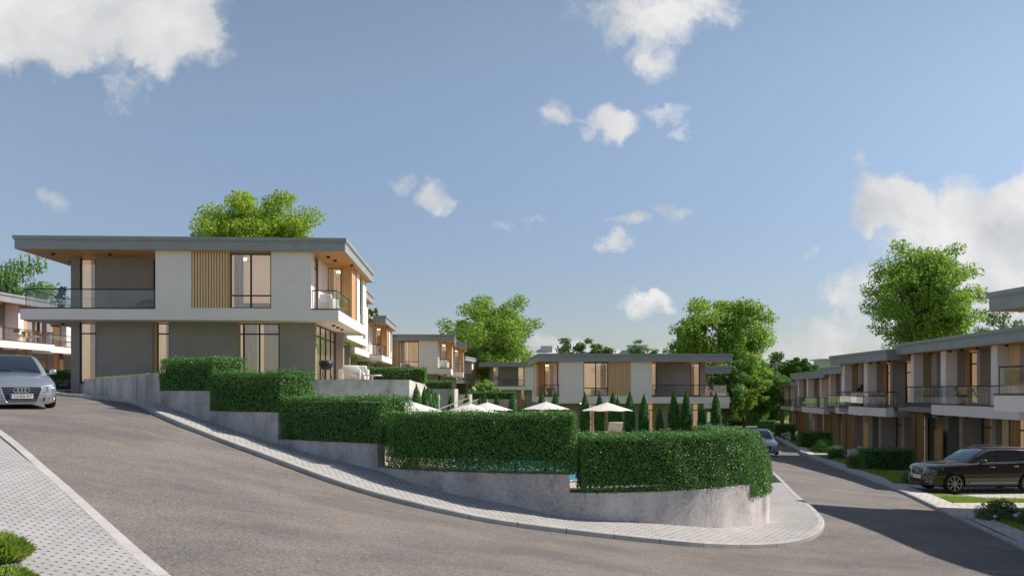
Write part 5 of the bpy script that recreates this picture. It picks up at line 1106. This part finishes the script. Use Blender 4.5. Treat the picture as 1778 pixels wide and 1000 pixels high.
# ------------------------------------------------------------------ far building and hill
fb = thing('far_building', 'distant pale low building with a flat white roof over the central villa', 'building', (px(1045, 300), 300, -6))
MB().box(-24, 24, 0, 24, 0, 17).build('wall', 'far_wall', fb); rf = MB(); rf.add([(-25, -1, 17), (25, -1, 17), (25, 25, 17), (-25, 25, 17), (-22, 6, 20.6), (20, 6, 20.2), (20, 18, 20.2), (-22, 18, 20.6)], [(0, 1, 5, 4), (1, 2, 6, 5), (2, 3, 7, 6), (3, 0, 4, 7), (4, 5, 6, 7)]); r_o = rf.build('roof', 'far_roof', fb)
MB().box(10, 15.5, 3, 8, 19.2, 21.6).build('cabin', 'far_wall', r_o); MB().box(9.4, 16.4, 2.4, 8.6, 21.6, 22.0).build('cabin_roof', 'far_roof', r_o); MB().box(-21, -17, 4, 9, 19.6, 21.7).build('cabin', 'far_wall', r_o)
fb2 = thing('far_building', 'small pale building on the hill over the last roofs of the right row', 'building', (px(1452, 260), 260, 0)); MB().box(-4, 5, 0, 8, 0, 9.2).build('wall', 'far_wall', fb2); MB().box(-5, 6, -1, 9, 9.2, 9.6).build('roof', 'far_roof', fb2)
hb = MB(); n = 40
vs = []; 
for j in range(9):
    for i in range(n+1):
        x = -60+i*6; t = j/8; h = max(0, math.sin(math.pi*i/n))**.6*(8.5+1.2*math.sin(i*.9)+.8*math.sin(i*2.1)); vs.append((x, (t-.5)*160, math.sin(math.pi*t)*h-7))
hb.add(vs, [(j*(n+1)+i, j*(n+1)+i+1, (j+1)*(n+1)+i+1, (j+1)*(n+1)+i) for j in range(8) for i in range(n)], True); o = hb.build('hill', 'hill'); o.location = (90, 330, 6); tag(o, kind='structure')

# ------------------------------------------------------------------ cars
def car(name, label, loc, rz, kind, paint, scale=1.0):
    """front at x=0, body runs to x=L, wheels stand on z=0. Body lofted from sections, arches cut out of it."""
    S = dict(
        sedan=dict(L=4.70, hw=.915, wr=.325, fa=.86, ra=3.67, st=[  # x, half width, bottom, shoulder z, centre top z
            (0, .62, .13, .54, .60), (.06, .77, .12, .59, .66), (.2, .85, .13, .65, .74), (.5, .89, .16, .71, .83), (.9, .905, .20, .77, .90), (1.35, .912, .20, .84, .965), (2.0, .915, .19, .88, .97), (3.0, .915, .19, .90, .98), (3.8, .905, .20, .92, 1.03), (4.35, .87, .24, .90, 1.02), (4.6, .80, .34, .82, .94), (4.70, .66, .42, .74, .84)],
            g=(1.28, 2.12, 3.15, 4.05, 1.425), ghw=(.80, .60)),
        suv=dict(L=4.72, hw=.95, wr=.365, fa=.90, ra=3.77, st=[
            (0, .62, .30, .82, .86), (.05, .78, .27, .88, .95), (.18, .87, .25, .94, 1.03), (.5, .92, .25, .99, 1.08), (.9, .945, .27, 1.02, 1.12), (1.3, .95, .27, 1.05, 1.16), (2.0, .95, .26, 1.08, 1.16), (3.0, .95, .26, 1.10, 1.17), (3.9, .94, .28, 1.13, 1.19), (4.4, .90, .34, 1.12, 1.18), (4.65, .84, .42, 1.06, 1.10), (4.72, .74, .5, .98, 1.02)],
            g=(1.42, 2.42, 3.85, 4.64, 1.64), ghw=(.83, .64)))[kind]
    root = thing(name, label, 'car', loc, rz); root.scale = (scale,)*3; L = S['L']; stn = S['st']; wr = S['wr']
    xs = np.array([s[0] for s in stn]); f = lambda x, k: float(np.interp(x, xs, [s[k] for s in stn]))
    fine = sorted(set([s[0] for s in stn]+list(np.linspace(.3, L-.3, 22))))
    def sect(x):
        hw, zb, zs, zt = (f(x, k) for k in (1, 2, 3, 4)); zm = zb+(zs-zb)*.55
        return [(0, zb), (hw*.80, zb), (hw*.955, zb+.05), (hw*.985, zb+(zm-zb)*.6), (hw, zm), (hw*.985, zs-(zs-zm)*.35), (hw*.955, zs-.01), (hw*.88, zs+(zt-zs)*.42), (hw*.62, zs+(zt-zs)*.80), (hw*.30, zt-.012), (0, zt)]
    b = MB(); m_ = len(sect(0)); rings = []
    for x in fine:
        s = sect(x); lean = .06 if x < .3 else 0
        ring = [(x+(lean*(p[1]-.4) if x < .3 else 0), -p[0], p[1]) for p in s]+[(x+(lean*(p[1]-.4) if x < .3 else 0), p[0], p[1]) for p in s[-2:0:-1]]
        rings.append(ring)
    k = len(rings[0]); vs = [p for r in rings for p in r]; fs = [(i*k+j, (i+1)*k+j, (i+1)*k+(j+1) % k, i*k+(j+1) % k) for i in range(len(rings)-1) for j in range(k)]
    fs += [tuple(range(k)), tuple((len(rings)-1)*k+j for j in range(k))[::-1]]
    body = b.add(vs, fs, True).build('body', paint, root)
    bm = bmesh.new(); bm.from_mesh(body.data); bmesh.ops.recalc_face_normals(bm, faces=bm.faces); bm.to_mesh(body.data); bm.free()
    cut = MB()
    for wx in (S['fa'], S['ra']):
        for s in (-1, 1): cut.tube((wx, s*(S['hw']-.27), wr), (wx, s*(S['hw']+.3), wr), wr+.055, wr+.055, 28)
    cm = MB(); co = cut.build('cutter', 'car_dark'); bmc = bmesh.new(); bmc.from_mesh(co.data); bmesh.ops.remove_doubles(bmc, verts=bmc.verts, dist=1e-5); bmesh.ops.recalc_face_normals(bmc, faces=bmc.faces); bmc.to_mesh(co.data); bmc.free()
    mod = body.modifiers.new('b', 'BOOLEAN'); mod.operation = 'DIFFERENCE'; mod.solver = 'EXACT'; co.parent = root; mod.object = co
    bpy.context.view_layer.update(); dg = bpy.context.evaluated_depsgraph_get(); me = bpy.data.meshes.new_from_object(body.evaluated_get(dg)); body.modifiers.clear(); body.data = me
    bpy.data.objects.remove(co)
    if len(me.materials) == 0: me.materials.append(MATS[paint])
    me.polygons.foreach_set('material_index', [0]*len(me.polygons))
    md = body.modifiers.new('wn', 'EDGE_SPLIT'); md.split_angle = R(38)
    # greenhouse
    x0, x1, x2, x3, H = S['g']; yb, yr = S['ghw']
    def gz(x):
        zb = f(x, 3)+.02
        if x < x1: t = (x-x0)/(x1-x0); return zb+(H-.03-zb)*(1-(1-t)**1.45)
        if x > x2: t = (x3-x)/(x3-x2); t = max(0, t); return zb+(H-.05-zb)*(1-(1-t)**1.7)
        t = (x-x1)/(x2-x1); return H-.03+.03*math.sin(math.pi*min(1, t*1.1)) - .02*t
    def gy(x, z): zb = f(x, 3)+.02; e = yb if x < x2 else yb-.06*(x-x2)/(x3-x2); t = min(1, max(0, (z-zb)/(H-zb))); return e-(e-yr)*t**1.15
    gx = np.linspace(x0, x3, 30); rings = []
    def gring(x, off=0):
        zt = gz(x); zb = f(x, 3)-.04; pts = []
        for t in (0, .25, .5, .75, .93): z = zb+(zt-zb)*t; pts.append((gy(x, z)+off, z))
        ye = gy(x, zt); pts += [(ye*.90, zt+.012+off), (ye*.5, zt+.030+off), (0, zt+.036+off)]; return pts
    for x in gx: s = gring(x); rings.append([(x, -p[0], p[1]) for p in s]+[(x, p[0], p[1]) for p in s[-2::-1]])
    k = len(rings[0]); vs = [p for r in rings for p in r]; fs = [(i*k+j, (i+1)*k+j, (i+1)*k+j+1, i*k+j+1) for i in range(len(rings)-1) for j in range(k-1)]
    MB().add(vs, fs, True).build('cabin', paint, root)
    def patch(nm, m, xa, xb, lo, hi, side=None, n=10, off=.008, par=None):
        """glass laid on the greenhouse: side=±1 side glass between heights, None the top faces of a screen"""
        vs = []; 
        for i in range(n+1):
            x = xa+(xb-xa)*i/n; zt = gz(x)
            if side:
                zb = f(x, 3)+.02; z0_, z1_ = zb+lo, zt-hi; z1_ = max(z1_, z0_+.002)
                for t in (0, .5, 1): z = z0_+(z1_-z0_)*t; vs.append((x, side*(gy(x, z)+off), z))
            else:
                ye = gy(x, zt)*.90-lo
                for t in (-1, -.55, 0, .55, 1): vs.append((x-off*.6*(1 if xa < x1 else -1), ye*t, zt+.012+.024*(1-t*t)+off))
        w_ = 3 if side else 5; fs = [(i*w_+j, (i+1)*w_+j, (i+1)*w_+j+1, i*w_+j+1) for i in range(n) for j in range(w_-1)]
        return MB().add(vs, fs, True).build(nm, m, par or root)
    patch('windscreen', 'car_glass', x0+.06, x1-.02, .05, 0); patch('rear_window', 'car_glass', x2+.08, x3-.16, .07, 0)
    bp = S['fa']+1.42 if kind == 'sedan' else S['fa']+1.66
    for s in (-1, 1):
        patch('side_window', 'car_glass', x0+.42, bp-.04, .03, .075, s); patch('side_window', 'car_glass', bp+.04, bp+.86, .03, .075, s); patch('side_window', 'car_glass', bp+.92, min(x3-.35, bp+1.35), .05, .085, s)
        tr = MB(); pts = [(x, s*(gy(x, f(x, 3)+.04)+.010), f(x, 3)+.035) for x in np.linspace(x0+.3, x3-.3, 12)]; tr.path(pts, .010, 5); tr.build('window_trim', 'chrome', root)
        tr = MB(); pts = [(x, s*(gy(x, gz(x)-.045)+.010), gz(x)-.045) for x in np.linspace(x0+.45, x3-.35, 16)]; tr.path(pts, .010, 5); tr.build('window_trim', 'chrome', root)
        # mirror
        mr = MB(); mr.rbox(x0+.42, x0+.60, s*(yb+.12), s*(yb+.30), f(1.5, 3)+.06, f(1.5, 3)+.20, .045) if s > 0 else mr.rbox(x0+.42, x0+.60, -(yb+.30), -(yb+.12), f(1.5, 3)+.06, f(1.5, 3)+.20, .045)
        mo = mr.build('mirror', paint if kind == 'sedan' else 'paint_brown', root); MB().box(x0+.50, x0+.56, s*(yb-.02), s*(yb+.15), f(1.5, 3)+.05, f(1.5, 3)+.09).build('mirror_arm', paint, mo)
        # door seams, handles
        for dx in (x0+.34, bp, bp+.90):
            zz = np.linspace(f(dx, 2)+.08, f(dx, 3)-.01, 8); se = MB(); 
            def yy(x, z):
                sc = sect(x); P = sorted([(q[1], q[0]) for q in sc[1:8]]); return float(np.interp(z, [p[0] for p in P], [p[1] for p in P]))
            se.path([(dx, s*(yy(dx, z)+.0005), z) for z in zz], .0045, 4); se.build('door_seam', 'car_dark', root)
        for dx in (bp-.22, bp+.70): hz = f(dx, 3)-.12; y_ = yy(dx, hz)+.012; hb_ = MB(); hb_.rbox(dx-.10, dx+.08, s*y_-.014, s*y_+.014, hz-.014, hz+.014, .008); hb_.build('door_handle', 'chrome' if kind == 'suv' else paint, root)
        if kind == 'suv':
            sk = MB(); sk.path([(x, s*(S['hw']+.004), .40) for x in np.linspace(1.45, 3.25, 8)], .018, 6); sk.build('sill_trim', 'chrome', root)
            rr = MB(); rr.path([(x, s*(yr-.02), gz(x)+.05) for x in np.linspace(x1+.1, x2-.1, 8)], .016, 6); rr.build('roof_rail', 'chrome', root)
    ce = MB(); ce.box(S['fa']+wr+.08, S['ra']-wr-.08, -S['hw']+.06, S['hw']-.06, .17 if kind == 'sedan' else .24, .32); ce.box(S['fa']-.3, S['ra']+.3, -S['hw']+.28, S['hw']-.28, .2, .6); ce.build('underbody', 'car_dark', root)
    # wheels
    for wx in (S['fa'], S['ra']):
        for s in (-1, 1):
            o = S['hw']-.005; w_ = thing('wheel', None, None, (wx, s*o, wr)); w_.parent = root
            for kk in ('label', 'category'):
                if kk in w_: del w_[kk]
            M_ = Matrix.Rotation(R(-90)*s, 4, 'X')
            MB().lathe([(wr-.085, -.22), (wr-.03, -.225), (wr, -.19), (wr, -.03), (wr-.025, -.002), (wr-.085, 0), (wr-.09, -.02)], 32).xf(M_).build('tyre', 'rubber', w_)
            rim = MB(); rim.lathe([(wr-.09, -.03), (wr-.088, -.002), (wr-.105, -.006), (wr-.11, -.03)], 32); rim.tube((0, 0, -.05), (0, 0, -.006), .045, .04, 12)
            nsp = 8 if kind == 'suv' else 10
            for q in range(nsp):
                a = 2*math.pi*q/nsp; ca_, sa = math.cos(a), math.sin(a); e = wr-.10; wd = .020
                for dd in ((-.5, .5) if kind == 'sedan' else (0,)):
                    p0 = Vector((ca_*.03-sa*wd*dd, sa*.03+ca_*wd*dd, 0)); p1 = Vector((ca_*e-sa*wd*dd*2.2, sa*e+ca_*wd*dd*2.2, 0)); t_ = Vector((-sa, ca_, 0))*(.017 if kind == 'suv' else .010)
                    rim.add([p0-t_+Vector((0, 0, -.012)), p0+t_+Vector((0, 0, -.012)), p1+t_+Vector((0, 0, -.012)), p1-t_+Vector((0, 0, -.012)), p0-t_+Vector((0, 0, -.04)), p0+t_+Vector((0, 0, -.04)), p1+t_+Vector((0, 0, -.04)), p1-t_+Vector((0, 0, -.04))], [(0, 1, 2, 3), (7, 6, 5, 4), (0, 4, 5, 1), (1, 5, 6, 2), (2, 6, 7, 3), (3, 7, 4, 0)])
            rim.xf(M_).build('rim', 'alloy', w_); MB().tube((0, 0, -.12), (0, 0, -.10), wr-.10, wr-.10, 24).xf(M_).build('brake_disc', 'car_dark', w_)
    # nose surface: x of the body front at lateral position y and height z
    def nose(y, z):
        y = abs(y); best = L
        for x in np.linspace(0, .7, 71):
            sc = sect(x); P = sorted([(q[1], q[0]) for q in sc[1:]]); yy_ = float(np.interp(z, [p[0] for p in P], [p[1] for p in P]))
            if z <= sc[-1][1] and yy_ >= y: best = x+(.06*(z-.4) if x < .3 else 0); break
        return min(best, .7)
    def npatch(nm, m, poly, off, par=None, thick=.03):
        """polygon given in (y,z) laid on the nose, subdivided, standing off by off"""
        r = delaunay_2d_cdt([Vector(p) for p in poly+[(a[0]*.5+c_[0]*.5, a[1]*.5+c_[1]*.5) for a, c_ in zip(poly, poly[1:]+poly[:1])]+[(sum(p[0] for p in poly)/len(poly), sum(p[1] for p in poly)/len(poly))]], [], [list(range(len(poly)))], 1, 1e-5)
        V_ = [(nose(v[0], v[1])-off, v[0], v[1]) for v in r[0]]; n_ = len(V_); V2 = [(p[0]+thick, p[1], p[2]) for p in V_]
        ed = {}
        for fc in r[2]:
            for i in range(len(fc)): e = (fc[i], fc[(i+1) % len(fc)]); ed[e] = 1
        sd_ = [(a, c_, c_+n_, a+n_) for (a, c_) in ed if (c_, a) not in ed]
        return MB().add(V_+V2, [tuple(x) for x in r[2]]+sd_).build(nm, m, par or root)
    def ntube(nm, m, pts, r, off, par=None, closed=False):
        P = [(nose(y, z)-off, y, z) for y, z in pts]; P = P+[P[0]] if closed else P; return MB().path(P, r, 6).build(nm, m, par or root)
    if kind == 'sedan':
        gp = [(-.45, .575), (.45, .575), (.47, .53), (.36, .20), (.32, .17), (-.32, .17), (-.36, .20), (-.47, .53)]
        gr = npatch('grille', 'car_dark', gp, .012); ntube('grille_frame', 'chrome', gp, .015, .020, gr, True)
        for z in (.53, .475, .42, .245, .21):
            e = .32+(z-.17)/.40*.13; ntube('grille_bar', 'chrome', [(-e, z), (-e/2, z), (0, z), (e/2, z), (e, z)], .006, .024, gr)
        if paint == 'paint_silver':
            em = MB()
            for q in range(4):                        # four linked rings
                cy = (q-1.5)*.084; pts = [(nose(0, .49)-.05, cy+.057*math.cos(a), .492+.057*math.sin(a)) for a in np.linspace(0, 2*math.pi, 21)]; em.path(pts, .011, 5)
            em.build('ring_emblem', 'chrome', gr)
        pc = .335; pl = MB().box(-.050, -.034, -.27, .27, pc-.058, pc+.058); pl.xf(Matrix.Translation((nose(0, pc), 0, 0))); pl = pl.build('number_plate', 'plate_white', root)
        MB().box(nose(0, pc)-.0525, nose(0, pc)-.049, .222, .268, pc-.056, pc+.056).build('blue_strip', 'plate_blue', pl)
        if paint == 'paint_silver':
            cu = bpy.data.curves.new('plate_text', 'FONT'); cu.body = 'CO\u00b7SCK 917'; cu.size = .115; cu.align_x = 'CENTER'; cu.align_y = 'CENTER'; cu.extrude = .001; to = bpy.data.objects.new('t', cu); col.objects.link(to); bpy.context.view_layer.update()
            me = bpy.data.meshes.new_from_object(to.evaluated_get(bpy.context.evaluated_depsgraph_get())); bpy.data.objects.remove(to); me.materials.clear(); t_ = link('plate_text', me, pl, 'plate_ink')
            t_.matrix_local = Matrix(((0, 0, -1, nose(0, pc)-.0525), (-1, 0, 0, -.02), (0, 1, 0, pc-.002), (0, 0, 0, 1))); t_.scale = (.68, .92, 1)
        for s in (-1, 1):
            hl = npatch('headlight', 'lamp_glass', [(s*.52, .445), (s*.84, .47), (s*.875, .56), (s*.82, .605), (s*.55, .565)], .010)
            ntube('headlight_trim', 'chrome', [(s*.53, .45), (s*.68, .46), (s*.82, .475)], .010, .018, hl)
            ntube('headlight_brow', 'car_dark', [(s*.56, .57), (s*.70, .592), (s*.82, .608)], .010, .014, hl)
            for yy_ in (.62, .73): MB().lathe([(.001, .02), (.035, .015), (.045, 0)], 12).xf(Matrix.Translation((nose(yy_, .52)-.008, s*yy_, .52)) @ Matrix.Rotation(R(-90), 4, 'Y')).build('lamp_lens', 'chrome', hl)
            fg = npatch('fog_grille', 'car_dark', [(s*.50, .20), (s*.80, .21), (s*.83, .27), (s*.80, .295), (s*.51, .29)], .008)
            for z in (.225, .255): ntube('fog_bar', 'chrome', [(s*.52, z), (s*.64, z+.003), (s*.70, z+.004)], .004, .014, fg)
            MB().lathe([(.001, .02), (.035, .015), (.045, 0)], 12).xf(Matrix.Translation((nose(.76, .25)-.008, s*.76, .25)) @ Matrix.Rotation(R(-90), 4, 'Y')).build('fog_lamp', 'chrome', fg)
        wp_ = MB(); wp_.path([(x0+.10, .1, gz(x0+.10)+.055), (x0+.18, .6, gz(x0+.18)+.05)], .008, 5); wp_.path([(x0+.10, -.55, gz(x0+.10)+.05), (x0+.18, .0, gz(x0+.18)+.055)], .008, 5); wp_.build('wiper', 'car_dark', root)
    else:
        gp = [(-.40, .93), (.40, .93), (.44, .89), (.42, .70), (.36, .62), (-.36, .62), (-.42, .70), (-.44, .89)]
        gr = npatch('grille', 'car_dark', gp, .012); ntube('grille_frame', 'chrome', gp, .016, .022, gr, True)
        for q in range(-7, 8): y_ = q*.047; ntube('grille_bar', 'pole_metal', [(y_, .65), (y_, .76), (y_, .88)], .0035, .018, gr)
        em = MB(); em.path([(nose(0, .77)-.05, .055*math.cos(a), .77+.055*math.sin(a)) for a in np.linspace(0, 2*math.pi, 21)], .010, 5); em.path([(nose(.3, .67)-.03, -.30, .67), (nose(.3, .87)-.03, .28, .87)], .009, 5); em.build('ring_emblem', 'chrome', gr)
        MB().box(nose(0, .53)-.035, nose(0, .53)-.02, -.26, .26, .50, .61).build('number_plate', 'plate_white', root)
        npatch('lower_intake', 'car_dark', [(-.42, .36), (.42, .36), (.45, .47), (-.45, .47)], .010)
        for s in (-1, 1):
            hl = npatch('headlight', 'lamp_glass', [(s*.47, .80), (s*.80, .79), (s*.90, .86), (s*.885, .955), (s*.48, .915)], .012)
            ntube('headlight_trim', 'chrome', [(s*.46, .85), (s*.64, .855), (s*.80, .87)], .010, .024, hl)
            fg = npatch('fog_grille', 'car_dark', [(s*.52, .40), (s*.84, .44), (s*.84, .54), (s*.54, .50)], .008); ntube('fog_trim', 'chrome', [(s*.53, .41), (s*.66, .42), (s*.80, .44)], .012, .014, fg)
    return root
a_h = math.atan2(-.773, .634); fwd = Vector((.634, -.773, 0)); p = Vector((px(38, 23.2), 23.2, 0)); 
def place(front, heading, kind, paint, label, scale=1.0, name='parked_car'):
    """front: middle of the front bumper on the ground; heading: travel direction. The car's +x runs backward."""
    h = Vector((heading[0], heading[1], 0)).normalized(); rz = math.atan2(-h.y, -h.x); L = 4.7*scale; z0 = g1(front[0], front[1]); z1 = g1(front[0]-h.x*L, front[1]-h.y*L)
    c = car(name, label, (front[0], front[1], z0), rz, kind, paint, scale); c.rotation_euler = (0, -math.atan2(z1-z0, L), rz); return c
CARS = [place((px(37, 22.6), 22.6), (.60, -.80), 'sedan', 'paint_silver', 'silver saloon car with chrome grille at the left edge, facing the viewer', 1.0),
        place((15.28, 32.55), (-1, -.07), 'suv', 'paint_brown', 'dark brown estate style off roader parked on the paved forecourt at the right edge', 1.0),
        place((px(1327, 54.5), 54.5), (-.14, -1), 'sedan', 'paint_champagne', 'pale silver car on the lower road, half hidden by the rounded hedge', 1.1)]
CARS[1].location.z = -3.775; CARS[1].rotation_euler[1] = 0
for c_ in (CARS[0], CARS[2]): c_.location.z += .005
